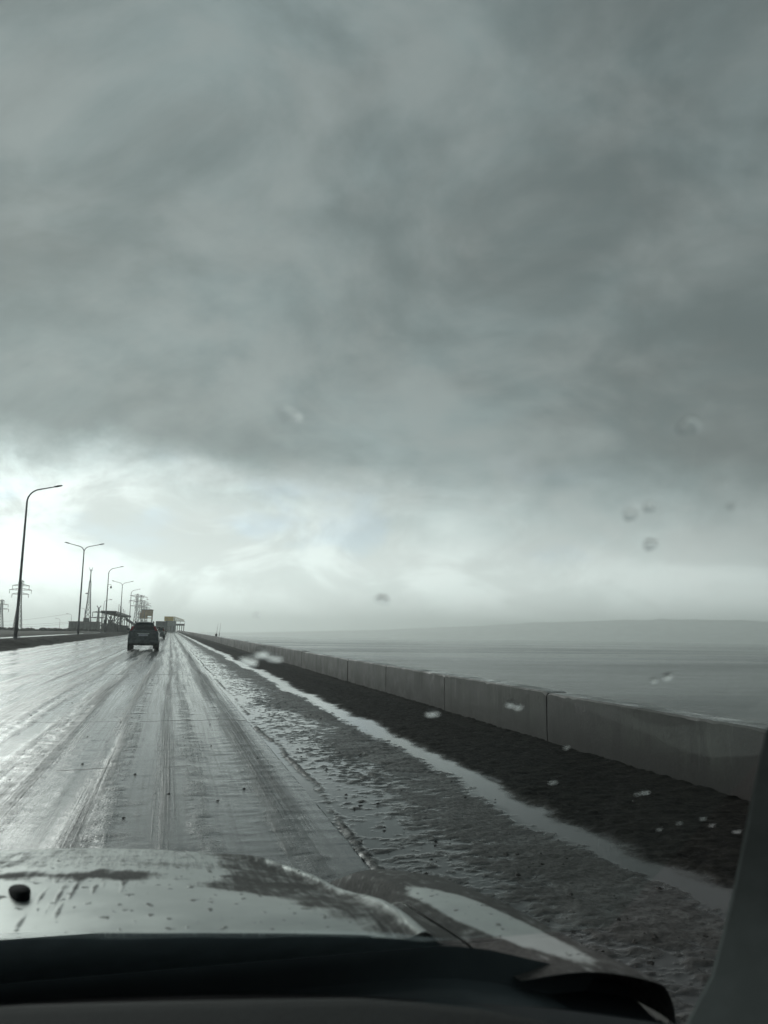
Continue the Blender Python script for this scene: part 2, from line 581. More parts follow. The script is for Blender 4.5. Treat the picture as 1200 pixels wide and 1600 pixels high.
# the rut at the very edge of the asphalt
hgt += 0.010 * np.exp(-((X - EDGE - 0.10 + edgew * 0.5) / 0.03) ** 2) * fade * vnoise(X * 0, Y * 1.3, 9)
lev = 0.004 - 0.010 * sstep(1.5, 2.4, X) * (1 - sstep(2.45, 2.62, X + edgew))
rough_ = 0.75 + 0.9 * sstep(0.35, 0.65, fbm(X * 1.1, Y * 0.5, 4, 181))
wet = sstep(0.005, -0.002, hgt - lev) * (1 - mud * 0.8)
hgt = np.where(mud < 0.5, lev + (hgt - lev) * rough_, hgt)
hgt = np.where(mud > 0.5, np.maximum(hgt, -0.03), np.maximum(hgt, lev))
m, t, b = new_mat('churned slush and mud')
P = t.coord()
aw = t.attr('wet')
am = t.attr('mud')
fi = t.noise(P, 30, 6, 0.65)
big = t.noise(P, 2.2, 5, 0.6)
slc = t.mix(t.ramp(big, 0.4, 0.62), (0.016, 0.0155, 0.0135), (0.10, 0.103, 0.098))
slc = t.mix(t.ramp(t.noise(P, 0.7, 5, 0.6), 0.45, 0.6), slc, (0.03, 0.029, 0.025))
slc = t.mix(t.ramp(fi, 0.5, 0.64), slc, (0.018, 0.017, 0.014))
mdc = t.mix(t.ramp(t.noise(P, 9, 6, 0.7), 0.35, 0.65), (0.006, 0.0063, 0.0057), (0.019, 0.0188, 0.016))
cc = t.mix(am, slc, mdc)
cc = t.mix(t.math('MULTIPLY', aw, t.math('SUBTRACT', 1.0, am)), cc, (0.03, 0.031, 0.03))
t.put(b.inputs['Base Color'], cc)
ro = t.math('ADD', t.ramp(fi, 0.3, 0.7, 0.30, 0.62), t.math('MULTIPLY', am, 0.30))
ro = t.math('MULTIPLY', ro, t.math('SUBTRACT', 1.0, t.math('MULTIPLY', aw, 0.86)))
t.put(b.inputs['Roughness'], t.math('ADD', ro, 0.04))
b.inputs['IOR'].default_value = 1.42
t.put(b.inputs['Specular IOR Level'], t.math('SUBTRACT', 0.5, t.math('MULTIPLY', am, 0.42)))
hb = t.math('MULTIPLY', fi, t.math('SUBTRACT', 1.02, aw))
t.l.new(t.bump(hb, 0.8, 0.012), b.inputs['Normal'])
shoulder = grid('road_shoulder', X, Y, Z + hgt, m, attrs={'wet': wet, 'mud': mud})
tag(shoulder, kind='structure')

# --- raised soil verge between the two carriageways, and the far carriageway
xs = np.concatenate([np.linspace(-8.3, -10.6, 40), np.linspace(-10.7, -12.0, 10)])[::-1]
X, Y, Z = rows(xs)
dv = -8.3 - X
lm = fbm(X * 1.2, Y * 0.35, 4, 71)
l3 = fbm(X * 4, Y * 2, 4, 81)
rise = sstep(0.0, 1.7, dv - 0.9 * (lm - 0.45) + 0.05)
hgt = 0.47 * rise * (1 - 0.24 * sstep(2.3, 3.6, dv)) + 0.08 * (l3 - 0.5) * rise + 0.01 - 0.012 * (dv < 0.01)
wet = sstep(0.03, 0.005, hgt)
hgt = np.maximum(hgt, 0.004)
m, t, b = new_mat('bare verge soil')
P = t.coord()
aw = t.attr('wet')
nz = t.noise(P, 3, 6, 0.65)
cc = t.mix(t.ramp(nz, 0.35, 0.65), (0.008, 0.008, 0.007), (0.026, 0.025, 0.020))
t.put(b.inputs['Base Color'], cc)
t.put(b.inputs['Roughness'], t.math('SUBTRACT', 0.9, t.math('MULTIPLY', aw, 0.82)))
t.put(b.inputs['Specular IOR Level'], t.math('ADD', 0.08, t.math('MULTIPLY', aw, 0.4)))
t.l.new(t.bump(t.noise(P, 14, 5), 0.5, 0.03), b.inputs['Normal'])
verge = grid('verge', X, Y, Z + hgt, m, attrs={'wet': wet})
tag(verge, kind='structure')

m, t, b = new_mat('wet far asphalt')
P = t.coord()
st = t.noise(t.mapping(P, (3, 0.1, 1)), 1.0, 5)
t.put(b.inputs['Base Color'], t.mix(st, (0.03, 0.032, 0.033), (0.09, 0.09, 0.09)))
t.put(b.inputs['Roughness'], t.ramp(st, 0.3, 0.7, 0.03, 0.12))
ysf = np.array([-8, 10, 25, 40, 60, 80, 100, 130, 160, 200, 250, 300, 360, 420, 460, 520, 640, 800, 1000.0])
xs = np.array([-13.5, -13.2, -12.8, -12.4, -12.0])
X, Y = np.meshgrid(xs, ysf)
Z = np.repeat(np.array([zr(v) for v in ysf])[:, None], len(xs), 1) + 0.40
tag(grid('far_carriageway', X, Y, Z, m), kind='structure')

# --- the land: one sheet under everything, running out to the left and ahead, down to the water on the right
m, t, b = new_mat('dull winter ground')
P = t.coord()
nz = t.noise(P, 0.15, 8, 0.65)
t.put(b.inputs['Base Color'], t.mix(t.ramp(nz, 0.35, 0.65), (0.02, 0.021, 0.016), (0.055, 0.054, 0.042)))
b.inputs['Roughness'].default_value = 0.9
b.inputs['Specular IOR Level'].default_value = 0.2
t.l.new(t.bump(t.noise(P, 3, 6), 0.6, 0.1), b.inputs['Normal'])
xg = np.array([-6000, -4000, -2500, -1500, -900, -500, -300, -200, -140, -100, -70, -50, -40, -32, -26, -22, -19.5, -13.6, -13.3, -12, -9, -8, 0, 4.55, 5.2, 6, 8, 10, 12, 14.0])
yg = np.array([-250, -120, -60, -30, -8, 10, 25, 40, 60, 80, 100, 130, 160, 200, 250, 300, 360, 420, 460, 520, 640, 800, 1000, 1400, 2000, 3000, 4200, 6000.0])
X, Y = np.meshgrid(xg, yg)
prof = np.interp(xg, [-6000, -300, -60, -26, -13.6, -13.3, -9, -8, 4.55, 5.2, 14.0], [0.2, 0.3, 0.4, 0.45, 0.44, 0.2, 0.0, -0.3, -0.3, -0.25, -5.0])
zz = np.array([zr(v) for v in yg])
far_ = np.interp(xg, [-90, -28], [1.0, 0.0])
Z = zz[:, None] * (1 - far_)[None, :] + np.minimum(zz, 0.6)[:, None] * far_[None, :] + prof[None, :]
Z += np.where(X < -24, 0.8 * (fbm(X * 0.03, Y * 0.03, 4, 91) - 0.5), 0)
Z = np.where(X > 13, -5.5, Z)
tag(grid('ground', X, Y, Z, m), kind='structure')

# --- the sea
m, t, b = new_mat('grey choppy sea')
P = t.coord()
px, py, pz = t.sep(P)
n1 = t.noise(t.mapping(P, (1.1, 1.9, 1), (0, 0, 0), (0, 0, R(15))), 1.0, 7, 0.66)
n2 = t.noise(t.mapping(P, (0.09, 0.16, 1)), 1.0, 4, 0.6)
# broad wind lanes: slick and ruffled water lie in bands
lane = t.noise(t.mapping(P, (0.0035, 0.012, 1), (2.0, 1.0, 0), (0, 0, R(-58))), 1.0, 4, 0.6)
t.put(b.inputs['Base Color'], t.mix(t.ramp(t.math('ADD', t.math('MULTIPLY', n1, 0.6), t.math('MULTIPLY', n2, 0.4)), 0.40, 0.62), (0.026, 0.030, 0.028), (0.090, 0.100, 0.094)))
t.put(b.inputs['Roughness'], t.ramp(lane, 0.35, 0.65, 0.12, 0.24))
b.inputs['IOR'].default_value = 1.33
hh = t.math('ADD', n1, t.math('MULTIPLY', n2, 1.6))
bn = t.n.new('ShaderNodeBump')
bn.inputs['Distance'].default_value = 0.9
t.put(bn.inputs['Strength'], t.ramp(lane, 0.35, 0.65, 0.40, 0.62))
t.l.new(hh, bn.inputs['Height'])
t.l.new(bn.outputs[0], b.inputs['Normal'])
xsea = np.array([9, 14, 25, 60, 150, 400, 1000, 2500, 6000.0])
ysea = np.array([-250, -50, 0, 50, 150, 400, 1000, 2500, 6000.0])
X, Y = np.meshgrid(xsea, ysea)
tag(grid('sea', X, Y, X * 0 - 4.0, m), kind='structure')

# --- hills across the water
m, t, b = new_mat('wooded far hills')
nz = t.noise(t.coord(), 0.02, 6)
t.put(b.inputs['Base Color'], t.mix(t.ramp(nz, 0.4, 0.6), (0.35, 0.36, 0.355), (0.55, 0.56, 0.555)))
b.inputs['Roughness'].default_value = 0.95
A = np.linspace(R(-0.5), R(75), 260)            # azimuth right of the road
Rr = np.array([3700, 3780, 3900, 4050, 4200, 4350, 4550, 4800, 5100.0])
shape = np.array([0.0, 0.12, 0.40, 0.75, 0.95, 1.0, 0.9, 0.55, 0.0])
top = np.interp(np.degrees(A), [-0.5, 6, 14.7, 22, 28, 32, 37, 42, 50, 62, 75], [8, 16, 40, 70, 98, 110, 112, 105, 96, 110, 80])
AA, RR = np.meshgrid(A, Rr)
X = np.sin(AA) * RR
Y = np.cos(AA) * RR
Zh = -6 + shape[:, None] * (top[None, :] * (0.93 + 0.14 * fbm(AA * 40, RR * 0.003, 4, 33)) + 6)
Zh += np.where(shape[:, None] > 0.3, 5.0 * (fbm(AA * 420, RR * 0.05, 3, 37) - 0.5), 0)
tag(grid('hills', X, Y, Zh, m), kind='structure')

# ------------------------------------------------------------------ the sea wall
m, t, b = new_mat('wet weathered concrete')
P = t.coord()
nb = t.noise(P, 1.6, 7, 0.65)
ns = t.noise(t.mapping(P, (1, 3.2, 0.35)), 1.0, 5, 0.6)
nf = t.noise(P, 30, 4, 0.6)
cc = t.mix(t.ramp(nb, 0.35, 0.68), (0.014, 0.015, 0.014), (0.070, 0.073, 0.067))
cc = t.mix(t.ramp(ns, 0.45, 0.68, 0, 0.75), cc, (0.016, 0.017, 0.016))
cc = t.mix(t.ramp(t.noise(t.mapping(P, (1, 6.5, 0.9)), 1.0, 6, 0.7), 0.55, 0.70, 0, 0.6), cc, (0.105, 0.11, 0.10))
cc = t.mix(t.ramp(t.noise(P, 5.5, 7, 0.72), 0.52, 0.66, 0, 0.65), cc, (0.018, 0.018, 0.016))
px, py, pz = t.sep(P)
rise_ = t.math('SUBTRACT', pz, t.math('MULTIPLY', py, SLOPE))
splash_shade = t.math('SUBTRACT', 1.0, t.ramp(t.math('ADD', rise_, t.math('MULTIPLY', t.math('SUBTRACT', nb, 0.5), 0.35)), 0.05, 0.46))
cc = t.mix(t.math('MULTIPLY', splash_shade, 0.9), cc, (0.016, 0.016, 0.014))  # mud splash and contact shade painted into the foot of the wall
cc = t.mix(t.ramp(nf, 0.55, 0.75, 0, 0.35), cc, (0.05, 0.05, 0.05))
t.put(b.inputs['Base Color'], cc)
nzz = t.sep(t.n.new('ShaderNodeNewGeometry').outputs['Normal'])[2]
topf = t.ramp(nzz, 0.7, 0.95)
t.put(b.inputs['Roughness'], t.math('SUBTRACT', t.ramp(nb, 0.3, 0.7, 0.45, 0.75), t.math('MULTIPLY', topf, 0.30)))
b.inputs['Specular IOR Level'].default_value = 0.3
t.l.new(t.bump(nf, 0.4, 0.006), b.inputs['Normal'])
jf = t.math('FRACT', t.math('DIVIDE', t.math('ADD', py, 3.9 * 20 - 5.42), 3.9))
jd = t.math('MULTIPLY', t.math('MINIMUM', jf, t.math('SUBTRACT', 1.0, jf)), 3.9)
js = t.math('MULTIPLY', t.ramp(jd, 0.0, t.ramp(t.noise(t.mapping(P, (1, 0.26, 2.0)), 1.0, 3), 0.4, 0.7, 0.06, 0.45), 1.0, 0.0), 0.75)
cc = t.mix(js, cc, (0.022, 0.022, 0.020))
inf = t.n.new('ShaderNodeObjectInfo')
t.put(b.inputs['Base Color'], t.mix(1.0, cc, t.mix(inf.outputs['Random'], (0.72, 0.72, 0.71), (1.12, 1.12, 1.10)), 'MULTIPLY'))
M['concrete'] = m
M['wet_cap'] = plain('wet wall top', (0.16, 0.165, 0.16), 0.25, scale=5, var=0.35, bump=0.3)

wall = empty('sea_wall', (WALLX, 0, 0), 'long low wet concrete wall of jointed slabs between the muddy shoulder and the sea', 'wall')


def wall_panel(y0, y1, name):
    """one slab: chipped top edge, slight lean of its own"""
    mb = MB()
    n = 34 if y0 < 40 else 6
    th = 0.30
    rnd = random.Random(int(y0 * 10) + 3)
    off = rnd.uniform(-0.008, 0.008)
    dz = rnd.uniform(-0.014, 0.014)
    ga = 0.016
    front, rings = None, []
    for i in range(n + 1):
        yy = y0 + ga + (y1 - y0 - 2 * ga) * i / n
        z = zr(yy)
        e = rnd.choice((0, 0, 0, -0.022, -0.01, 0.004)) * rnd.random() if y0 < 40 else 0
        e2 = rnd.uniform(-0.005, 0.005) if y0 < 40 else 0
        c = 0.018 + (0.012 if i in (0, n) else 0)
        h = 0.588 + dz - (0.01 if i in (0, n) else 0)
        rings.append([(off + 0.02, yy, z - 0.35), (off, yy, z + 0.1), (off + e2 * 0.4, yy, z + h - c + e), (off + c + e2, yy, z + h + e * 0.3), (off + th - 0.02, yy, z + h + e2 * 0.5), (off + th, yy, z + h - 0.03), (off + th, yy, z - 0.35)])
    mb.loft(rings, True, True)
    return soft(mb.build(name, M['concrete'], wall), 25)


JL = 3.9
y0 = 5.42 - 3 * JL
k = 0
while k < 88:
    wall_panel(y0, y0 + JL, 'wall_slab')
    y0 += JL
    k += 1
mb = MB()
rings = []
for yy in (y0 + 0.01, 420, 460, 520, 640, 800, 1000):
    z = zr(yy)
    rings.append([(0.0, yy, z - 0.3), (0.0, yy, z + 0.585), (0.3, yy, z + 0.585), (0.3, yy, z - 0.3)])
mb.loft(rings, True, True)
mb.build('far_wall_run', M['concrete'], wall)


# stray clods of mud and stones thrown on the shoulder
rnd = random.Random(5)
mb = MB()


def clod(x, y, z, r):
    vs = []
    for k in range(3):
        ph = (k + 0.5) / 3 * PI * 0.55
        for j in range(6):
            a = 2 * PI * j / 6 + k * 0.5
            q = r * rnd.uniform(0.75, 1.2)
            vs.append((x + q * math.cos(ph) * math.cos(a), y + q * math.cos(ph) * math.sin(a), z - r * 0.15 + q * math.sin(ph) * 0.8))
    fs = []
    for k in range(2):
        for j in range(6):
            fs.append((k * 6 + j, k * 6 + (j + 1) % 6, k * 6 + 6 + (j + 1) % 6, k * 6 + 6 + j))
    fs.append(tuple(12 + j for j in range(6)))
    mb.add(vs, fs)


for i in range(650):
    yy = 3.0 + 42 * rnd.random() ** 2.0
    xx = rnd.uniform(1.2, 2.55) if rnd.random() < 0.86 else rnd.uniform(3.0, 4.3)
    clod(xx, yy, zr(yy) + (0.012 if xx < 2.7 else 0.07), rnd.choice((0.004, 0.005, 0.006, 0.007, 0.009, 0.018)) * rnd.uniform(0.7, 1.2))
for i in range(70):
    yy = 3.6 + 16 * rnd.random() ** 1.6
    clod(rnd.uniform(-2.8, 1.0), yy, zr(yy) + 0.004, rnd.choice((0.006, 0.008, 0.014)))
M['clod'] = plain('mud clods', (0.022, 0.020, 0.017), 0.7, scale=20, var=0.4)
tag(mb.build('mud_clods', M['clod']), 'dark clods of mud and small stones strewn over the slushy shoulder', 'mud', kind='stuff')

# ------------------------------------------------------------------ street lamps
LX, LZ = -10.15, 0.42
HT = 10.75


def lamp(arms, label, y, group, x=LX):
    t = empty('street_lamp', (x, y, zr(y) + LZ), label, 'street lamp', group)
    mb = MB()
    mb.tube([(0, 0, -0.1), (0, 0, 1.6), (0, 0, 1.65), (0, 0, 5.5), (0, 0, HT - 1.25)], [0.125, 0.115, 0.10, 0.082, 0.06], 12)
    mb.build('pole', M['lamp_metal'], t, True)
    mb = MB()
    mb.lathe([(-0.05, 0.20), (0.03, 0.20), (0.05, 0.15), (0.22, 0.13)], 'Z', (0, 0, 0), 12)
    mb.build('base_collar', M['lamp_metal'], t)
    for s in arms:
        mb = MB()
        pts, rad = [], []
        if len(arms) == 1:
            for k in range(9):
                a = PI / 2 * 0.86 * k / 8
                pts.append((s * 0.95 * (1 - math.cos(a)), 0, HT - 1.3 + 0.95 * math.sin(a)))
                rad.append(0.058 - 0.0015 * k)
            ex, ez = pts[-1][0], pts[-1][2]
            tip = (s * 1.62, 0, ez + 0.22)
        else:
            for k in range(9):
                a = PI / 2 * 0.84 * k / 8
                pts.append((s * 0.75 * (1 - math.cos(a)), 0, HT - 1.3 + 0.70 * math.sin(a)))
                rad.append(0.052 - 0.0015 * k)
            ex, ez = pts[-1][0], pts[-1][2]
            tip = (s * 1.55, 0, ez + 0.24)
        pts.append(tip)
        rad.append(0.036)
        mb.tube(pts, rad, 8)
        mb.build('arm', M['lamp_metal'], t, True)
        d = (Vector(tip) - Vector((ex, 0, ez))).normalized()
        mb = MB()
        c = Vector(tip)
        rings = []
        for q, wd, hu, hd in ((-0.02, 0.03, 0.03, 0.03), (0.06, 0.09, 0.06, 0.04), (0.3, 0.14, 0.085, 0.06), (0.52, 0.12, 0.06, 0.05), (0.62, 0.05, 0.02, 0.03)):
            p = c + d * q
            ring = []
            for k in range(10):
                a = 2 * PI * k / 10
                zz = math.sin(a)
                ring.append((p.x, p.y + wd * math.cos(a), p.z + (hu if zz > 0 else hd) * zz))
            rings.append(ring)
        mb.loft(rings, True, True)
        mb.build('lamp_head', M['lamp_head'], t, True)
    return t


G1 = 'street lamps along the verge'
LY = [59 + 37.8 * i for i in range(8)]
l1 = lamp((1,), 'tall single-arm street lamp nearest the camera at the left edge of the picture', LY[0], G1)
l2 = lamp((1, -1), 'nearest double-arm street lamp, in front of the long grey block', LY[1], G1)
l3 = lamp((1,), 'single-arm street lamp with a small camera hung halfway up its pole', LY[2], G1)
mb = MB()
mb.tube([(0.06, 0, 7.75), (0.45, 0, 7.8), (0.5, 0, 7.75), (0.5, 0, 7.5)], 0.025, 6)
mb.build('camera_bracket', M['dark_metal'], l3)
mb = MB()
mb.lathe([(-0.02, 0.03), (0.0, 0.12), (-0.22, 0.14), (-0.34, 0.09), (-0.38, 0.02)], 'Z', (0.5, 0, 7.5), 10)
mb.build('camera_dome', M['dark_metal'], l3, True)
mb = MB()
mb.box(-0.22, 0.22, -0.3, -0.12, 1.5, 2.2, 0.03)
mb.build('switch_box', M['dark_metal'], l3)
for i, lb in ((3, 'second nearest double-arm street lamp, above the long dark canopy'),
              (5, 'third double-arm street lamp from the camera, just left of the pylon cluster'),
              (7, 'farthest double-arm street lamp, lost among the pylons above the dark car')):
    c = copy_tree(l2)
    c.location = (LX, LY[i], zr(LY[i]) + LZ)
    c['label'] = lb
for i, lb in ((4, 'third single-arm street lamp from the camera, past the dark canopy'),
              (6, 'farthest single-arm street lamp, beside the third double-arm lamp')):
    c = copy_tree(l1)
    c.location = (LX, LY[i], zr(LY[i]) + LZ)
    c['label'] = lb

G2 = 'small lamps across the far road'
for (px_, py_, Y_, hh_, s, lb) in ((163, 938, 262, 9.5, 1, 'small thin lamp with right-hand arm standing behind the camera pole lamp'),
                                   (133, 951, 330, 7.5, -1, 'small faint lamp with left-hand arm just left of the tall mast'),
                                   (94, 967, 420, 7.5, -1, 'small faint lamp between the bare tree and the long grey block'),
                                   (112, 960, 380, 7.5, -1, 'small faint lamp just left of the pole of the nearest double lamp')):
    p = at(px_, py_, Y_)
    base = zr(Y_) + 0.4
    t = empty('far_lamp', (p.x, Y_, base), lb, 'street lamp', G2)
    h_ = p.z - base
    mb = MB()
    mb.tube([(0, 0, -0.3), (0, 0, h_ - 0.8)], [0.09, 0.06], 6)
    mb.build('pole', M['lattice'], t)
    mb = MB()
    mb.tube([(0, 0, h_ - 0.8), (s * 0.12, 0, h_ - 0.3), (s * 0.5, 0, h_), (s * 1.7, 0, h_ + 0.25)], 0.05, 6)
    mb.build('arm', M['lattice'], t)
    mb = MB()
    mb.box(min(s * 1.6, s * 2.3), max(s * 1.6, s * 2.3), -0.13, 0.13, h_ + 0.18, h_ + 0.36, 0.05)
    mb.build('lamp_head', M['lattice'], t)


# ------------------------------------------------------------------ lattice towers
def lattice(mb, w0, w1, z0, z1, nb, r):
    """four tapering legs with zigzag bracing"""
    cor = ((-1, -1), (1, -1), (1, 1), (-1, 1))

    def pt(k, f):
        wd = (w0 + (w1 - w0) * f) / 2
        return (cor[k % 4][0] * wd, cor[k % 4][1] * wd, z0 + (z1 - z0) * f)
    for k in range(4):
        mb.tube([pt(k, 0), pt(k, 1)], r, 4)
    for i in range(nb):
        f0, f1 = i / nb, (i + 1) / nb
        for k in range(4):
            mb.tube([pt(k, f0), pt(k + 1, f1)], r * 0.55, 4, False)
            mb.tube([pt(k + 1, f0), pt(k, f1)], r * 0.55, 4, False)
            mb.tube([pt(k, f1), pt(k + 1, f1)], r * 0.55, 4, False)


def pylon(px_, ytop, Y_, label, wb, arms, k=1.0, mat=None, vtop=False):
    p = at(px_, ytop, Y_)
    base = zr(Y_) + 0.3
    H_ = p.z - base
    t = empty('pylon', (p.x, Y_, base), label, 'pylon', 'electricity pylons beyond the road')
    mt = mat or M['lattice']
    r = 0.10 * k
    mb = MB()
    lattice(mb, wb, wb * 0.42, -0.5, H_ * 0.55, 6, r)
    lattice(mb, wb * 0.42, wb * 0.22, H_ * 0.55, H_, 7, r * 0.9)
    mb.build('lattice_mast', mt, t)
    for (f, L) in arms:
        for s in (-1, 1):
            mb = MB()
            z = H_ * f
            mb.tube([(0, -wb * 0.12, z), (s * L, 0, z + 0.1), (0, wb * 0.12, z)], r * 0.8, 4)
            mb.tube([(0, 0, z + H_ * 0.045), (s * L, 0, z + 0.1)], r * 0.8, 4)
            for q in (0.35, 0.7):
                mb.tube([(s * L * q, 0, z), (s * L * q, 0, z + H_ * 0.045 * (1 - q))], r * 0.5, 4)
            mb.tube([(s * L * 0.97, 0, z + 0.1), (s * L * 0.97, 0, z - 1.1 * k)], r * 0.9, 4)
            mb.build('cross_arm', mt, t)
    if vtop:
        mb = MB()
        for s in (-1, 1):
            mb.tube([(0, 0, H_ - 0.2), (s * H_ * 0.09, 0, H_ * 1.1)], r, 4)
        mb.build('forked_top', mt, t)
    return t, H_


ARM3 = ((0.72, 3.2), (0.81, 4.2), (0.90, 3.2), (0.985, 1.0))
pylon(33.5, 908, 350, 'tall lattice pylon right behind the nearest lamp pole', 3.0, ARM3, 1.2)
pylon(3.5, 938, 430, 'shorter lattice pylon cut by the left edge of the picture', 3.0, ((0.68, 3.4), (0.84, 3.0), (0.985, 1.0)), 1.2)
pylon(154.5, 950, 330, 'squat dark pylon with forked top beside the camera pole lamp', 1.4, ((0.20, 2.8), (0.55, 3.0), (0.80, 2.2)), 1.5, M['dark_metal'], True)
pylon(215, 928, 470, 'left pylon of the tall pair above the dark car', 3.6, ((0.66, 3.6), (0.80, 4.4), (0.94, 3.6)), 1.25)
pylon(221, 930, 520, 'right pylon of the tall pair above the dark car', 3.6, ((0.66, 3.6), (0.80, 4.4), (0.94, 3.6)), 1.25)
pylon(225, 941, 700, 'small distant pylon just right of the tall pylon pair', 4.0, ((0.66, 4.0), (0.80, 5.0), (0.94, 4.0)), 1.5)
pylon(229.5, 944, 800, 'farthest and smallest pylon, right end of the pylon cluster', 4.0, ((0.66, 4.0), (0.80, 5.0), (0.94, 4.0)), 1.5)

# slim guyless radio mast
p = at(142.5, 889, 260)
base = zr(260) + 0.4
t = empty('radio_mast', (p.x, 260, base), 'slim tapering lattice radio mast rising behind the long grey block', 'mast')
H_ = p.z - base
mb = MB()
lattice(mb, 2.3, 1.0, -0.3, H_ * 0.45, 6, 0.09)
lattice(mb, 1.0, 0.45, H_ * 0.45, H_ * 0.8, 8, 0.08)
mb.build('lattice_mast', M['lattice'], t)
mb = MB()
mb.tube([(0, 0, H_ * 0.78), (0, 0, H_)], [0.22, 0.12], 6)
mb.build('top_pole', M['lattice'], t)
for s in (-1, 1):
    mb = MB()
    mb.tube([(0, 0, H_ - 0.8), (s * 0.35, 0, H_ - 0.4), (s * 0.45, 0, H_ + 0.5)], 0.07, 6)
    mb.build('antenna', M['lattice'], t)
mb = MB()
mb.box(-1.1, 0.6, -1.3, -1.1, H_ * 0.10, H_ * 0.10 + 1.9, 0.05)
mb.build('dark_panel', M['dark_metal'], t)
mb = MB()
mb.lathe([(-0.25, 0.05), (-0.2, 0.35), (0.1, 0.38), (0.15, 0.1)], 'Z', (-0.75, -0.3, H_ * 0.60), 10)
mb.build('dish', M['lattice'], t)


# power lines, each sagging between the pylons
def wire(pts, label, r=0.035):
    mb = MB()
    mb.tube(pts, r, 5)
    tag(mb.build('power_line', M['wire']), label, 'power line', 'power lines behind the first lamps')


def sag(a, b_, s, n=14):
    return [(a.x + (b_.x - a.x) * i / n, a.y + (b_.y - a.y) * i / n, a.z + (b_.z - a.z) * i / n - s * 4 * (i / n) * (1 - i / n)) for i in range(n + 1)]


wire(sag(at(-6, 972, 420), at(108, 959, 300), 0.4), 'upper faint wire running from the left pylon to the small lamp')
wire(sag(at(-6, 977, 420), at(152, 968, 330), 0.5), 'middle faint wire running behind the nearest lamp to the squat pylon')
wire(sag(at(-6, 981, 420), at(108, 974, 330), 0.4), 'lowest faint wire ending behind the long grey block')
wire(sag(at(150, 972, 320), at(172, 968, 250), 0.1), 'short faint wire between the squat pylon and the dark chimney hut')


# ------------------------------------------------------------------ far buildings and other works
def house_box(mb, p0, p1, depth, ztop0, zb, Y_):
    mb.box(p0, p1, 0, depth, zb, ztop0)


# long grey block
Y_ = 215
a, b_ = at(107.5, 971.5, Y_), at(153, 973, Y_)
t = empty('grey_block', ((a.x + b_.x) / 2, Y_, zr(Y_) + 0.3), 'long low grey windowless block behind the nearest double-arm lamp', 'building')
hw = (b_.x - a.x) / 2
hz = a.z - zr(Y_) - 0.3
mb = MB()
mb.box(-hw, hw, 0, 8, -0.6, hz)
mb.build('wall', M['grey_plaster'], t)
mb = MB()
mb.box(-hw - 0.1, hw + 0.1, -0.1, 8.1, hz + 0.002, hz + 0.14)
mb.build('roof_slab', M['dark_block'], t)
mb = MB()
mb.box(hw * 0.05 - 0.15, hw * 0.05 + 0.25, 1, 1.4, hz + 0.142, hz + 0.7)
mb.build('vent', M['dark_block'], t)
mb = MB()
for q in (-0.75, -0.5, -0.25, 0.0, 0.25, 0.5, 0.75):
    mb.box(hw * q - 0.04, hw * q + 0.04, -0.05, -0.002, -0.3, hz - 0.1)
mb.build('panel_joints', M['dark_block'], t)

# second low block with a dark chimney hut
Y_ = 225
a, b_ = at(159.5, 974.5, Y_), at(180, 974.5, Y_)
t = empty('low_block', ((a.x + b_.x) / 2, Y_, zr(Y_) + 0.3), 'low dark block right of the camera pole lamp', 'building')
hw = (b_.x - a.x) / 2
hz = a.z - zr(Y_) - 0.3
mb = MB()
mb.box(-hw, hw, 0, 7, -0.6, hz)
mb.build('wall', M['dark_block'], t)
mb = MB()
mb.box(-hw - 0.1, hw + 0.1, -0.1, 7.1, hz + 0.002, hz + 0.13)
mb.build('roof_slab', M['dark_metal'], t)
pc = at(172.5, 962.5, Y_)
t = empty('chimney_hut', (pc.x, Y_ + 1.0, zr(Y_) + 0.3 + hz + 0.13), 'black box with a stubby chimney on top of the low dark block', 'chimney')
top_ = pc.z - (zr(Y_) + 0.43 + hz)
mb = MB()
mb.box(-0.62, 0.62, 0, 1.3, 0.0, top_ * 0.52, 0.06)
mb.build('hut', M['dark_metal'], t)
mb = MB()
mb.lathe([(top_ * 0.52, 0.12), (top_ * 0.66, 0.12), (top_ * 0.66, 0.32), (top_ * 0.98, 0.30), (top_ * 1.0, 0.15)], 'Z', (0.0, 0.6, 0), 10)
mb.build('chimney', M['dark_metal'], t)

# long canopy on posts running along the road
x0 = -13.2
t = empty('canopy', (x0, 165, zr(165) + 0.4), 'long dark flat canopy on thin posts, left of the dark car', 'canopy')
hc = at(178, 954.5, 165).z - zr(165) - 0.4
ln = 62
mb = MB()
mb.loft([[(-0.2, yy, zr(165 + yy) - zr(165) + hc - 0.45), (2.6, yy, zr(165 + yy) - zr(165) + hc - 0.45), (2.6, yy, zr(165 + yy) - zr(165) + hc), (-0.2, yy, zr(165 + yy) - zr(165) + hc)] for yy in (0, ln / 2, ln)], True, True)
mb.build('roof', M['dark_metal'], t)
for i in range(6):
    yy = 1 + i * (ln - 2) / 5
    for xx in (0.0, 2.3):
        z1 = zr(165 + yy) - zr(165)
        mb = MB()
        mb.tube([(xx, yy, z1 - 0.5), (xx, yy, z1 + hc - 0.44)], 0.09, 6)
        mb.build('post', M['dark_metal'], t)
mb = MB()
mb.box(0.1, 2.2, ln * 0.2, ln * 0.55, 0.0, hc * 0.42)
mb.build('kiosk', M['dark_block'], t)
for i in range(5):
    yy = ln * (0.08 + 0.13 * i)
    mb = MB()
    mb.tube([(0.0, yy, 0.1), (2.3, yy + 3, hc - 0.5)], 0.06, 5)
    mb.tube([(2.3, yy, 0.1), (0.0, yy + 3, hc - 0.5)], 0.06, 5)
    mb.build('cross_brace', M['dark_metal'], t)

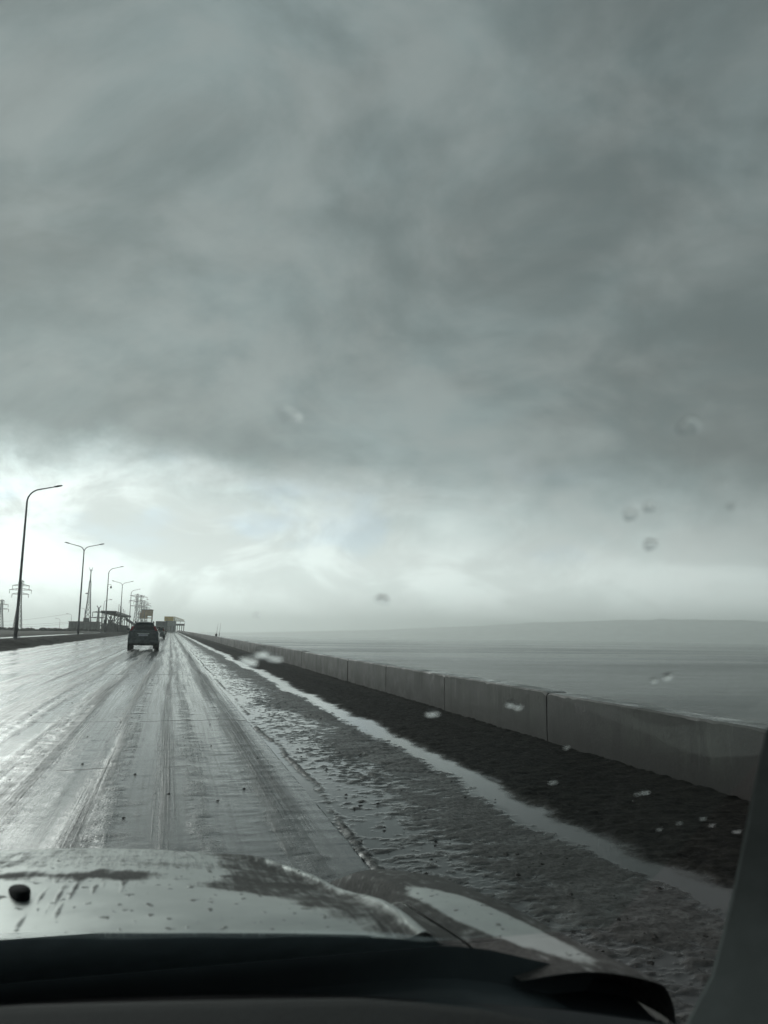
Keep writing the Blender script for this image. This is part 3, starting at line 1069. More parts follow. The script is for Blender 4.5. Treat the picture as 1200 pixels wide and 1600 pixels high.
# sloping conveyor bridge beyond it
pa, pb = at(196, 964, 250), at(215, 977, 250)
t = empty('conveyor', (pa.x, 250, zr(250) + 0.3), 'dark sloping conveyor bridge coming down behind the canopy', 'conveyor')
za, zb = pa.z - zr(250) - 0.3, pb.z - zr(250) - 0.3
ddx = pb.x - pa.x
mb = MB()
mb.loft([[(0, 0, za - 0.9), (0, 1.6, za - 0.9), (0, 1.6, za), (0, 0, za)], [(ddx, 0, zb - 0.9), (ddx, 1.6, zb - 0.9), (ddx, 1.6, zb), (ddx, 0, zb)]], True, True)
mb.build('gallery', M['dark_metal'], t)
for q in (0.12, 0.5, 0.85):
    mb = MB()
    z = za + (zb - za) * q
    mb.tube([(ddx * q, 0.3, -0.3), (ddx * q, 0.8, z - 0.85)], 0.12, 5)
    mb.tube([(ddx * q, 1.4, -0.3), (ddx * q, 0.8, z - 0.85)], 0.12, 5)
    mb.build('trestle', M['dark_metal'], t)

# dark skip below the canopy, closer to the verge
a, b_ = at(183, 977, 185), at(199, 977, 185)
t = empty('dark_container', ((a.x + b_.x) / 2, 185, zr(185) + 0.3), 'dark steel container standing under the near end of the canopy', 'container')
hw = (b_.x - a.x) / 2
hz = a.z - zr(185) - 0.3
mb = MB()
mb.box(-hw, hw, 0, 5, -0.4, hz, 0.04)
mb.build('box', M['dark_block'], t)
for q in (-0.6, -0.2, 0.2, 0.6):
    mb = MB()
    mb.box(hw * q - 0.05, hw * q + 0.05, -0.07, -0.003, -0.2, hz - 0.1)
    mb.build('rib', M['dark_metal'], t)

# thin white flagpoles
for i in range(5):
    Y_ = 236 + i * 9
    p = at(186 + i * 2.3, 945 + i * 2.4, Y_)
    base = zr(Y_) + 0.3
    t = empty('flagpole', (p.x, Y_, base), ('leftmost', 'second', 'middle', 'fourth', 'rightmost')[i] + ' of five thin bare flagpoles above the dark canopy', 'flagpole', 'flagpoles above the canopy')
    mb = MB()
    mb.tube([(0, 0, -0.3), (0, 0, p.z - base)], [0.10, 0.06], 6)
    mb.build('pole', M['lattice'], t)
    mb = MB()
    mb.lathe([(-0.05, 0.05), (0.05, 0.11), (0.16, 0.03)], 'Z', (0, 0, p.z - base), 8)
    mb.build('finial', M['lattice'], t)

# brown gantry house on legs above the dark car
Y_ = 330
a, b_, lft, bot = at(221.5, 953, Y_), at(239, 953, Y_), at(218, 957, Y_), at(230, 966.5, Y_)
base = zr(Y_) + 0.3
t = empty('gantry_house', (a.x, Y_, base), 'stepped brown sheet-clad gantry house on legs, showing above the dark car', 'building')
wd, z1, z0, zs = b_.x - a.x, a.z - base, bot.z - base, lft.z - base
mb = MB()
zmid = z0 + (z1 - z0) * 0.33
mb.box(0, wd, 0, 5, zmid, z1)
mb.box(0, wd * 0.52, 0.002, 5, z0, zmid - 0.002)
mb.box(wd * 0.9, wd - 0.002, 0.002, 5, z0 - 0.4, zmid - 0.002)
mb.box(wd * 0.52, wd * 0.9, 0.3, 4.6, z0 + (zmid - z0) * 0.15, z0 + (zmid - z0) * 0.40)
mb.build('cabin', M['brown_sheet'], t)
mb = MB()
mb.box(lft.x - a.x, -0.002, 0.3, 4.5, z0, zs)
mb.build('side_cabin', M['brown_sheet'], t)
mb = MB()
mb.box(-0.15, wd + 0.15, -0.15, 5.15, z1 + 0.002, z1 + 0.2)
mb.build('roof_slab', M['dark_block'], t)
for q in (0.08, 0.42, 0.94):
    mb = MB()
    mb.box(wd * q - 0.25, wd * q + 0.25, 1.2, 1.8, -0.5, z0 - 0.42)
    mb.build('leg', M['pale_grey'], t)

# pale pump house with yellow roof cabin
Y_ = 330
a, b_ = at(259, 970, Y_), at(275.5, 970, Y_)
base = zr(Y_)
t = empty('pump_house', ((a.x + b_.x) / 2, Y_, base), 'pale grey pump house with a yellow roof cabin at the end of the road', 'building')
hw, hz = (b_.x - a.x) / 2, a.z - base
mb = MB()
mb.box(-hw, hw, 0, 10, -0.6, hz)
mb.build('wall', M['pale_grey'], t)
mb = MB()
yc = at(257, 963, Y_)
yd = at(271.5, 963, Y_)
mx = (a.x + b_.x) / 2
mb.box(yc.x - mx, yd.x - mx, 1, 8, hz + 0.002, yc.z - base)
mb.build('roof_cabin', M['yellow_sheet'], t)
for q in (-0.55, 0.0, 0.55):
    mb = MB()
    mb.box(hw * q - 0.35, hw * q + 0.35, -0.06, -0.003, 0.3, hz * 0.55)
    mb.build('door', M['grey_plaster'], t)

# crane jib reaching out to the right
pa, pb = at(272, 963.5, 345), at(288, 969, 345)
t = empty('crane_jib', (pa.x, 345, zr(345)), 'pale yellow lattice crane jib sloping out over the water by the pump house', 'crane')
mb = MB()
A_, B_ = Vector((0, 0, pa.z - zr(345))), Vector((pb.x - pa.x, 0, pb.z - zr(345)))
n = 7
for o_ in ((0, 0), (0, -1.5)):
    mb.tube([A_ + Vector((0, 0, o_[1])), B_ + Vector((0, 0, o_[1] * 0.35))], 0.13, 5)
for i in range(n):
    q0, q1 = i / n, (i + 1) / n
    u_ = A_.lerp(B_, q0)
    v_ = A_.lerp(B_, q1)
    mb.tube([u_, v_ + Vector((0, 0, -1.5 + 0.98 * q1))], 0.08, 4)
    mb.tube([u_ + Vector((0, 0, -1.5 + 0.98 * q0)), u_], 0.08, 4)
mb.build('jib', M['pale_yellow'], t)
mb = MB()
mb.tube([(0.2, 0, -0.4), (0.2, 0, A_.z)], 0.22, 8)
mb.build('mast', M['pale_yellow'], t)

# dark jetty platform on legs
pa, pb = at(274.5, 974.5, 340), at(288.5, 975.5, 340)
t = empty('jetty', ((pa.x + pb.x) / 2, 340, zr(340) - 3), 'dark platform on thin legs standing out right of the pump house', 'platform')
hw = (pb.x - pa.x) / 2
hz = pa.z - zr(340) + 3
mb = MB()
mb.box(-hw, hw, 0, 4, hz - 0.75, hz)
mb.build('deck', M['dark_metal'], t)
for q in (-0.6, -0.1, 0.4, 0.85):
    for yy in (0.4, 3.6):
        mb = MB()
        mb.tube([(hw * q, yy, -1.0), (hw * q, yy, hz - 0.74)], 0.13, 6)
        mb.build('leg', M['dark_metal'], t)
mb = MB()
for xx in (-hw, 0, hw):
    mb.tube([(xx, 0.1, hz), (xx, 0.1, hz + 1.0)], 0.05, 4)
mb.tube([(-hw, 0.1, hz + 1.0), (hw, 0.1, hz + 1.0)], 0.05, 4)
mb.build('railing', M['dark_metal'], t)

# two fishing rods propped on the wall
for i, (xt, yt, xb, yb) in enumerate(((330, 974, 327.2, 990.5), (333.8, 973, 331.2, 990.5))):
    Y_ = 88
    top_, bo = at(xt, yt, Y_), at(xb, yb, Y_)
    t = empty('fishing_rod', (WALLX + 0.15, Y_ + i * 0.0, zr(Y_) + 0.59), ('left', 'right')[i] + ' one of two thin fishing rods propped up on the distant sea wall', 'fishing rod', 'fishing rods on the sea wall')
    dxx = top_.x - bo.x
    off = (i * 0.3)
    mb = MB()
    mb.tube([(off, 0, 0.0), (off + dxx * 0.5, 0, 0.75), (off + dxx, 0, top_.z - zr(Y_) - 0.59)], [0.020, 0.014, 0.008], 6)
    mb.build('blank', M['rod'], t)
    mb = MB()
    mb.tube([(off - 0.01, 0, -0.01), (off + 0.02, 0, 0.32)], 0.035, 8)
    mb.build('grip', M['dark_metal'], t)
t = empty('bait_box', (WALLX + 0.1, 87.6, zr(87.6) + 0.592), 'small dark box on the wall at the foot of the fishing rods', 'box')
mb = MB()
mb.box(-0.1, 0.12, -0.1, 0.1, 0, 0.22, 0.02)
mb.build('body', M['dark_metal'], t)
mb = MB()
mb.box(-0.11, 0.13, -0.11, 0.11, 0.221, 0.26, 0.01)
mb.build('lid', M['black_plastic'], t)


# ------------------------------------------------------------------ plants on the left
def shrub(x, Y_, w_, h_, label, seed):
    rr = random.Random(seed)
    t = empty('bush', (x, Y_, zr(Y_) + 0.3), label, 'bush', 'dark bushes beyond the far road')
    mb = MB()
    lobes = [(rr.uniform(-0.42, 0.42) * w_, rr.uniform(-0.3, 0.3) * w_, h_ * rr.uniform(0.15, 0.62), h_ * rr.uniform(0.22, 0.42)) for _ in range(max(5, int(w_ / h_ * 4)))]
    for (cx, cy, cz, r) in lobes:
        for k in range(110):
            d = Vector((rr.gauss(0, 1), rr.gauss(0, 1), rr.gauss(0, 1))).normalized() * r * rr.random() ** 0.4
            c = Vector((cx + d.x, cy + d.y, max(0.05, cz + d.z)))
            s = 0.16 * rr.uniform(0.6, 1.4)
            a = Vector((rr.gauss(0, 1), rr.gauss(0, 1), rr.gauss(0, 1))).normalized()
            b2 = a.orthogonal().normalized()
            mb.add([c + a * s, c + b2 * s * 0.6, c - a * s, c - b2 * s * 0.6], [(0, 1, 2, 3)])
    mb.build('foliage', M['leaf'], t)
    mb = MB()
    for (cx, cy, cz, r) in lobes:
        mb.tube([(cx * 0.4, cy * 0.4, -0.4), (cx, cy, cz)], [0.08, 0.03], 5)
    mb.build('stems', M['bark'], t)


def bare_tree(x, Y_, h_, label, seed):
    rr = random.Random(seed)
    t = empty('bare_tree', (x, Y_, zr(Y_) + 0.3), label, 'tree')
    trunk, crown = MB(), MB()

    def grow(p, d, L, r, lev):
        q = p + d * L
        (trunk if lev == 0 else crown).tube([p, p.lerp(q, 0.5) + Vector((rr.uniform(-.05, .05) * L, 0, 0)), q], [r, r * 0.85, r * 0.7], 5)
        if lev == 4:
            return
        for _ in range(rr.choice((2, 3, 3))):
            nd = (d + Vector((rr.gauss(0, 0.5), rr.gauss(0, 0.5), rr.gauss(0.1, 0.3)))).normalized()
            grow(p.lerp(q, rr.uniform(0.6, 1.0)), nd, L * rr.uniform(0.6, 0.8), r * 0.62, lev + 1)
    grow(Vector((0, 0, -0.4)), Vector((0, 0, 1)), h_ * 0.32, 0.14, 0)
    trunk.build('trunk', M['bark'], t)
    crown.build('crown', M['bark'], t)


for i, (px_, py_, Y_, w_, lb) in enumerate(((3, 990, 190, 5.0, 'low dark bush at the left edge, under the shorter pylon'),
                                          (37, 983, 170, 3.4, 'rounded dark bush just right of the foot of the nearest lamp'),
                                          (12, 989, 200, 4.0, 'small dark bush between the left edge and the nearest lamp'),
                                          (66, 986, 185, 9.0, 'wide low dark bush around the dark shed'),
                                          (84, 988, 190, 7.0, 'long low scrub between the shed and the long grey block'),
                                          (101, 984.5, 200, 6.5, 'dark scrub at the left end of the long grey block'),
                                          (130, 985.5, 195, 14.0, 'long low scrub in front of the long grey block'))):
    p = at(px_, py_, Y_)
    shrub(p.x, Y_, w_, max(0.8, p.z - zr(Y_) - 0.3), lb, 40 + i)
p = at(67, 978, 205)
bare_tree(p.x, 205, p.z - zr(205) + 0.3, 'bare leafless tree standing just right of the dark shed', 3)
p = at(8, 980, 215)
bare_tree(p.x, 215, p.z - zr(215) + 0.5, 'thin bare tree at the left edge beside the shorter pylon', 8)
Y_ = 195
a, b_ = at(44, 983, Y_), at(63, 983, Y_)
t = empty('shed', ((a.x + b_.x) / 2, Y_, zr(Y_) + 0.3), 'low dark shed with a flat roof among the bushes near the first lamp', 'shed')
hw, hz = (b_.x - a.x) / 2, a.z - zr(Y_) - 0.3
mb = MB()
mb.box(-hw, hw, 0, 4, -0.5, hz - 0.3)
mb.build('wall', M['dark_block'], t)
mb = MB()
mb.loft([[(-hw - 0.3, -0.3, hz - 0.298), (hw + 0.3, -0.3, hz - 0.298), (hw + 0.3, -0.3, hz - 0.1), (-hw - 0.3, -0.3, hz)], [(-hw - 0.3, 4.3, hz - 0.298), (hw + 0.3, 4.3, hz - 0.298), (hw + 0.3, 4.3, hz - 0.1), (-hw - 0.3, 4.3, hz)]], True, True)
mb.build('roof', M['dark_metal'], t)


# ------------------------------------------------------------------ vehicles ahead
def wheel(t, x, y, r, wd):
    mb = MB()
    s = 1 if x > 0 else -1
    mb.lathe([(-wd / 2, r * 0.55), (-wd / 2, r * 0.93), (-wd / 2 + 0.03, r), (wd / 2 - 0.03, r), (wd / 2, r * 0.93), (wd / 2, r * 0.55)], 'X', (x, y, r), 28)
    wh = soft(mb.build('wheel', M['rubber'], t))
    mb = MB()
    e = s * (wd / 2 + 0.004)
    mb.lathe([(e - s * 0.05, r * 0.56), (e, r * 0.56), (e + s * 0.004, r * 0.45), (e - s * 0.02, r * 0.2), (e - s * 0.01, r * 0.1)], 'X', (x, y, r), 20)
    mb.build('rim', M['rim'], wh)


def make_car(name, loc, label, W, Ht, Ln, belt, roof_w, paint, lower, side, rails):
    """loc is the ground point under the middle of the rear bumper; the car faces +Y"""
    t = empty(name, loc, label, 'car')
    h = W / 2
    low = [(h * 0.80, 0.36), (h * 0.95, 0.42), (h * 0.995, 0.56), (h, 0.72), (h * 0.985, belt - 0.20), (h * 0.93, belt - 0.04), (h * 0.87, belt)]
    upp = [(roof_w + 0.13, Ht - 0.30), (roof_w + 0.045, Ht - 0.10), (roof_w - 0.06, Ht - 0.025), (roof_w * 0.4, Ht)]

    def ring(y, u, sc, lift=0.0, up_=0.0):
        pts = [(x * sc, z + lift * (1 if z < 0.5 else 0)) for x, z in low]
        for i, (x, z) in enumerate(upp):
            xb = low[-1][0] * (0.97 - 0.22 * i)
            pts.append(((xb + (x - xb) * u) * sc, belt + 0.004 * (i + 1) + (z - belt) * u + up_ * (1 - u)))
        full = [(x, y, z) for x, z in pts] + [(-x, y, z) for x, z in reversed(pts)]
        return full
    st = [(0.0, 0.0, 0.90, 0.08), (0.03, 0.0, 0.965, 0.02), (0.10, 0.12, 0.985, 0), (0.34, 0.93, 1, 0), (0.46, 1.0, 1, 0), (1.4, 1.0, 1, 0), (Ln * 0.50, 0.985, 1, 0), (Ln * 0.57, 0.86, 1, 0), (Ln * 0.70, 0.05, 1, 0), (Ln * 0.74, 0.0, 1, 0), (Ln * 0.93, -0.06, 0.97, 0.0), (Ln, -0.15, 0.86, 0.06)]
    mb = MB()
    mb.loft([ring(*s[:3], lift=s[3]) for s in st], True, True)
    body = soft(mb.build('body', paint, t), 28)
    # tailgate lower panel, proud of the body
    mb = MB()
    zb0 = 0.62
    prof = [(-0.030, zb0), (-0.045, zb0 + 0.10), (-0.040, belt - 0.14), (-0.012, belt - 0.02)]
    mb.loft([[(x, y + 0.02 * (abs(x) / h) ** 2 * 2, z) for x in np.linspace(-h * 0.80, h * 0.80, 9)] for y, z in prof], closed=False)
    gate = soft(mb.build('tailgate', lower, t))
    mb = MB()
    mb.box(-0.34, 0.34, -0.062, -0.047, belt - 0.19, belt - 0.15, 0.004)
    mb.build('handle', M['handle_and_highlight'], gate)
    # bumper
    mb = MB()
    pr = [(-0.02, 0.37), (-0.09, 0.42), (-0.12, 0.52), (-0.10, 0.61), (0.0, 0.635)]
    mb.loft([[(x, y + 0.16 * (abs(x) / h) ** 4, z) for x in np.linspace(-h * 0.96, h * 0.96, 13)] for y, z in pr], closed=False)
    soft(mb.build('bumper', lower, t))
    # rear window
    def rw(u, f):
        xb = low[-1][0]
        z = belt + 0.02 + (Ht - 0.06 - belt) * u
        wdt = (xb * 0.80) + (roof_w * 0.90 - xb * 0.80) * u
        return (f * wdt, 0.075 + 0.30 * u - 0.022 * (1 - f * f) - 0.012, z)
    mb = MB()
    mb.loft([[rw(u, f) for f in np.linspace(-1, 1, 9)] for u in np.linspace(0.08, 0.90, 6)], closed=False)
    soft(mb.build('rear_window', M['car_glass'], t))
    mb = MB()
    mb.loft([[(f * (roof_w - 0.02), yy, Ht + zz - 0.02 * f * f) for f in np.linspace(-1, 1, 7)] for yy, zz in ((0.20, -0.055), (0.19, -0.03), (0.50, 0.012), (0.50, -0.04))], closed=False)
    soft(mb.build('spoiler', paint, t))
    # side windows and a silver strip painting the flank highlight
    for s in (-1, 1):
        mb = MB()
        xw = low[-1][0]
        q = []
        for yy in (0.55, Ln * 0.30, Ln * 0.55):
            top_x = roof_w + 0.12
            q.append([(s * (xw + 0.006), yy, belt + 0.05), (s * (xw * 0.55 + top_x * 0.45 + 0.018), yy, belt + (Ht - 0.30 - belt) * 0.55 + 0.02), (s * (top_x + 0.012), yy, Ht - 0.30)])
        mb.loft(q, closed=False)
        mb.build('side_window', M['car_glass'], t)
        # tail lamp, tall on the rear pillar
        mb = MB()
        rg = []
        for u in np.linspace(-0.16, 0.52, 6):
            z = belt + 0.02 + (Ht - 0.06 - belt) * u
            uu = max(u, 0)
            xo = (h * 0.87) + (roof_w + 0.05 - h * 0.87) * uu
            xi = xo - 0.13
            yb = 0.035 + 0.30 * uu
            rg.append([(s * xi, yb - 0.012, z), (s * (xi + xo) / 2, yb - 0.02, z), (s * (xo + 0.012), yb + 0.03, z), (s * (xo + 0.014), yb + 0.16, z)])
        mb.loft(rg, closed=False)
        soft(mb.build('tail_lamp', M['red_lens'], t))
        # mirrors
        mb = MB()
        mb.box(s * (h + 0.10) - 0.10, s * (h + 0.10) + 0.10, Ln * 0.58, Ln * 0.58 + 0.10, belt + 0.02, belt + 0.17, 0.04)
        mb.build('mirror', paint, t)
        if side:
            mb = MB()
            rg = []
            for yy in (0.09, 0.5, 1.2, Ln * 0.6):
                rg.append([(s * h * 0.999 + s * 0.004, yy, belt - 0.20), (s * (h * 0.94 + 0.012), yy, belt - 0.05), (s * (h * 0.885 + 0.010), yy, belt - 0.005)])
            mb.loft(rg, closed=False)
            mb.build('shoulder_highlight', side, t)
        if rails:
            mb = MB()
            mb.tube([(s * (roof_w + 0.02), 0.42, Ht - 0.06), (s * (roof_w + 0.03), 0.55, Ht + 0.02), (s * (roof_w + 0.03), 2.0, Ht + 0.025), (s * (roof_w + 0.02), 2.2, Ht - 0.06)], 0.026, 6)
            mb.build('roof_rail', M['dark_metal'], t)
        mb = MB()
        mb.box(s * h * 0.78 - 0.12, s * h * 0.78 + 0.12, 0.42, 0.44, 0.10, 0.45)
        mb.build('mud_flap', M['rubber'], t)
    mb = MB()
    mb.box(-0.27, 0.27, -0.066, -0.050, belt - 0.32, belt - 0.21, 0.003)
    mb.build('number_plate', M['plate'], t)
    mb = MB()
    mb.tube([(h * 0.45, -0.06, 0.335), (h * 0.45, 0.5, 0.335)], 0.035, 10)
    mb.build('exhaust', M['rim'], t)
    mb = MB()
    mb.box(-h * 0.7, h * 0.7, 0.15, Ln - 0.3, 0.30, 0.37)
    mb.build('floor_pan', M['rubber'], t)
    for yy in (0.80, Ln - 0.85):
        for s in (-1, 1):
            wheel(t, s * (h - 0.12), yy, 0.345, 0.24)
    return t


YS = 50.0
p = at(222.5, 1016, YS)
make_car('dark_car', (p.x, YS, zr(YS)), 'dark muddy sport utility car with roof rails, nearest vehicle on the road ahead', 1.80, 1.70, 4.45, 1.17, 0.50, M['suv_paint'], M['dirty_back'], M['handle_and_highlight'], True)
YS = 106.0
p = at(246.5, 998, YS)
make_car('silver_car', (p.x, YS, zr(YS)), 'second car ahead, half hidden by the dark one, with pale roof edges', 1.72, 1.66, 4.1, 1.00, 0.60, M['car_paint'], M['dirty_back'], M['handle_and_highlight'], False)

# grey lorry beyond
YS = 190.0
a, b_ = at(243.5, 970.5, YS), at(261.5, 970.5, YS)
t = empty('lorry', ((a.x + b_.x) / 2, YS, zr(YS)), 'grey box lorry seen from behind, farthest vehicle on the road', 'lorry')
hw, hz = (b_.x - a.x) / 2, a.z - zr(YS)
mb = MB()
mb.box(-hw, hw, 0, 6.5, 0.95, hz, 0.04)
mb.build('cargo_box', M['grey_sheet'], t)
for s in (-1, 1):
    mb = MB()
    mb.box(min(s * 0.02, s * hw * 0.94), max(s * 0.02, s * hw * 0.94), -0.03, -0.003, 1.05, hz - 0.1)
    d_ = mb.build('rear_door', M['grey_sheet'], t)
    mb = MB()
    mb.tube([(s * 0.35, -0.05, 1.1), (s * 0.35, -0.05, hz - 0.2)], 0.02, 5)
    mb.build('lock_bar', M['rim'], d_)
    mb = MB()
    mb.box(s * hw * 0.75 - 0.15, s * hw * 0.75 + 0.15, -0.05, 0.02, 0.78, 0.92)
    mb.build('tail_lamp', M['red_lens'], t)
    for yy in (1.3, 7.6):
        wheel(t, s * (hw - 0.2), yy, 0.48, 0.32)
mb = MB()
mb.box(-hw * 0.9, hw * 0.9, 6.7, 8.4, 0.6, 2.4, 0.15)
mb.build('cab', M['pale_grey'], t)
mb = MB()
mb.box(-hw * 0.9, hw * 0.9, 0.02, 0.16, 0.50, 0.66)
mb.box(-0.45, -0.3, 0.2, 8.0, 0.62, 0.94)
mb.box(0.3, 0.45, 0.2, 8.0, 0.62, 0.94)
mb.build('chassis', M['rubber'], t)

# ------------------------------------------------------------------ the car we sit in
CX = -0.36                      # its centre line
own = empty('own_car', (CX, 0.0, 0.0), 'dirty silver car we look out of, its bonnet, dashboard and windscreen in front', 'car')


def interp(xp, fp, x):
    return np.interp(x, xp, fp)


def hood_z(u, Y):
    """height of the bonnet and front wings; u across from the centre line, Y ahead of the lens"""
    au = np.abs(u)
    tt = Y - 0.95
    c = 0.994 - 0.04 * tt - 0.125 * np.maximum(tt, 0) ** 2 - 1.2 * np.maximum(tt - 0.95, 0) ** 2
    crown = 0.02 + 0.035 * sstep(0.94, 1.24, Y)
    ur = interp([0.80, 0.90, 1.0, 1.16, 1.30, 1.38, 1.45, 1.55, 1.75, 2.1], [0.648, 0.640, 0.632, 0.624, 0.598, 0.568, 0.525, 0.46, 0.33, 0.2], Y)
    z = c - crown * (au / 0.64) ** 2.5
    # shallow power-bulge across the bonnet
    z = z + 0.006 * np.exp(-((Y - 1.50) / 0.10) ** 2) * (au < 2)
    z = z + 0.011 * np.exp(-((au - ur) / 0.013) ** 2) * sstep(1.56, 1.42, Y)
    zrdg = c - crown * (ur / 0.64) ** 2.5
    val = zrdg - 0.022 - 0.30 * sstep(1.22, 1.55, Y)
    hoodz = z + (val - z) * sstep(0.0, 0.055, au - ur)
    fcr = interp([0.80, 0.84, 0.95, 1.2, 1.47, 1.7, 1.92, 2.05], [0.96, 0.955, 0.940, 0.914, 0.873, 0.820, 0.742, 0.62], Y)
    fen = fcr - 0.010 * ((au - 0.80) / 0.07) ** 2 - 0.5 * np.maximum(au - 0.86, 0) ** 1.3 * 0
    fr = 0.675
    k = sstep(fr, 0.755, au)
    return hoodz * (1 - k) + fen * k


def dirt_highlight_mask(u, Y):
    """mud left on the paint (1) and the patches washed clean by rain (0), plus a painted highlight on the ridge"""
    n1 = fbm(u * 14, Y * 14, 5, 7)
    n2 = fbm(u * 50, Y * 36, 4, 9)
    d = np.full_like(u, 0.10)
    # smear along the bulge across the bonnet
    yl = 1.245 + 0.12 * (fbm(u * 11, Y * 0, 4, 3, 0.6) - 0.5)
    band = np.exp(-((Y - yl) / (0.012 + 0.04 * fbm(u * 9, Y * 0 + 5, 3, 15))) ** 2)
    d = np.maximum(d, band * np.clip(0.35 + 2.2 * (n1 - 0.42), 0, 1) * 1.2)
    d = np.maximum(d, 0.34 * sstep(1.25, 1.34, Y) * (0.4 + 1.2 * n1))
    # thick clot beside the nozzle
    d = np.maximum(d, 1.3 * np.exp(-(((u - 0.322) / 0.040) ** 2 + ((Y - 1.235) / 0.045) ** 2)) * np.clip(0.2 + 1.7 * n1, 0, 1))
    d = np.maximum(d, 1.1 * np.exp(-(((u - 0.27) / 0.06) ** 2 + ((Y - 1.235) / 0.025) ** 2)) * np.clip(0.2 + 1.7 * n1, 0, 1))
    # drips running from the smear towards the windscreen
    for (uc, ln_, wd, st_) in ((0.229, 0.25, .0018, .6), (0.248, 0.20, .0034, .6), (0.262, 0.21, .0026, .8), (0.286, 0.12, .002, .6), (0.296, 0.07, .0025, .5), (0.306, 0.09, .002, .6), (0.318, 0.10, .004, .5), (0.33, 0.08, .003, .5), (0.343, 0.05, .004, .5)):
        d = np.maximum(d, st_ * np.exp(-((u - uc + 0.035 * (1.20 - Y) * (uc < 0.3)) / wd) ** 2) * sstep(1.25, 1.22, Y) * sstep(1.21 - ln_ - 0.03, 1.21 - ln_ + 0.03, Y))
    # dirty flank between the clean bonnet middle and the wing
    bu = interp([0.85, 0.906, 0.943, 1.0, 1.10, 1.14, 1.165, 1.20, 1.30, 1.5], [0.55, 0.565, 0.555, 0.53, 0.485, 0.44, 0.39, 0.40, 0.45, 0.42], Y)
    fl = sstep(-0.01, 0.05, u - bu + 0.06 * (n1 - 0.5))
    d = np.maximum(d, fl * (0.45 + 0.55 * n2))
    # highlight along the ridge, painted by thinning the dirt there
    ur = interp([0.80, 0.90, 1.0, 1.16, 1.30, 1.38, 1.45, 1.55, 1.75, 2.1], [0.648, 0.640, 0.632, 0.624, 0.598, 0.568, 0.525, 0.46, 0.33, 0.2], Y)
    d = d * (1 - 0.80 * np.exp(-((u - ur) / 0.009) ** 2) * sstep(1.47, 1.38, Y))
    d = np.maximum(d, sstep(0.012, 0.03, u - ur) * (0.6 + 0.5 * n2))
    return d, n1, n2


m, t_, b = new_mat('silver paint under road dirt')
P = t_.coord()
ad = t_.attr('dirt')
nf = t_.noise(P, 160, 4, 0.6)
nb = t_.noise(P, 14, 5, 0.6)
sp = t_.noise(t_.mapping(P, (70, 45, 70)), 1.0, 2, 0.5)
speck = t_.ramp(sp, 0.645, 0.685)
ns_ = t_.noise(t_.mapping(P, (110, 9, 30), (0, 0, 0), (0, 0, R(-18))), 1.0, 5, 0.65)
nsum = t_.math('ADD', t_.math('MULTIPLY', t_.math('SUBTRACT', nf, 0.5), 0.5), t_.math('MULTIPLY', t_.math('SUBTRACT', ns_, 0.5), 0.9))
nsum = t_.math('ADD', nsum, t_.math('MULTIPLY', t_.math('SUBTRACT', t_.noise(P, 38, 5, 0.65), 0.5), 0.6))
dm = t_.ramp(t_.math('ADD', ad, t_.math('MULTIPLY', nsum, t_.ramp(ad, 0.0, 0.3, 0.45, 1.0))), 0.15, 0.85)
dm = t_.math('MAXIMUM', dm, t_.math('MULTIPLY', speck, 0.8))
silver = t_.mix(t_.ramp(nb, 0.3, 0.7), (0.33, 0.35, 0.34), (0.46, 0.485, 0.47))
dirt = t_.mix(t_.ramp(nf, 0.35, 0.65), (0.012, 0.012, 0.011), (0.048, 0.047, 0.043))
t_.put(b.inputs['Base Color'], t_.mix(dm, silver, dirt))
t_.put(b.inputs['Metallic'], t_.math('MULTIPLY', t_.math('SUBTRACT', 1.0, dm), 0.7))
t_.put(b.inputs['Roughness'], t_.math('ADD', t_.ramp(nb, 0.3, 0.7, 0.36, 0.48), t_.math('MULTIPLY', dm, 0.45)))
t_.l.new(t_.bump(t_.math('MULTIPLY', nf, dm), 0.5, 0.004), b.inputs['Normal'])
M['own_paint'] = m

# bonnet
uu = np.linspace(-0.725, 0.725, 300)
YY = np.concatenate([np.linspace(0.0, 0.905, 210), np.linspace(0.92, 1.175, 14)])
U, Yg = np.meshgrid(uu, YY)
rear = interp([0, 0.2, 0.37, 0.58, 0.66, 0.73], [0.955, 0.945, 0.918, 0.895, 0.862, 0.85], np.abs(uu))
Yg = rear[None, :] + Yg * (2.12 - rear[None, :]) / 1.175
Zg = hood_z(U, Yg)
d, n1, n2 = dirt_highlight_mask(U, Yg)
bonnet = grid('bonnet', U, Yg, Zg, M['own_paint'], own, {'dirt': d})
# washer nozzle: black rounded cap on the bonnet
mb = MB()
uc, yc = 0.197, 1.118
zc = float(hood_z(np.array([uc]), np.array([yc]))[0])
rings = []
for hh_, k in ((-0.01, 1.0), (0.004, 1.0), (0.007, 0.88), (0.009, 0.6), (0.0095, 0.1)):
    ring = []
    for i in range(28):
        an = 2 * PI * i / 28
        qx = 0.0115 * k * math.copysign(abs(math.cos(an)) ** 0.8, math.cos(an))
        qy = 0.050 * k * math.copysign(abs(math.sin(an)) ** 0.8, math.sin(an))
        ring.append((uc + qx - 0.24 * qy, yc + qy, zc + hh_ - 0.22 * qy))
    rings.append(ring)
mb.loft(rings, True, True)
nz_ = soft(mb.build('washer_nozzle', M['nozzle'], bonnet), 50)

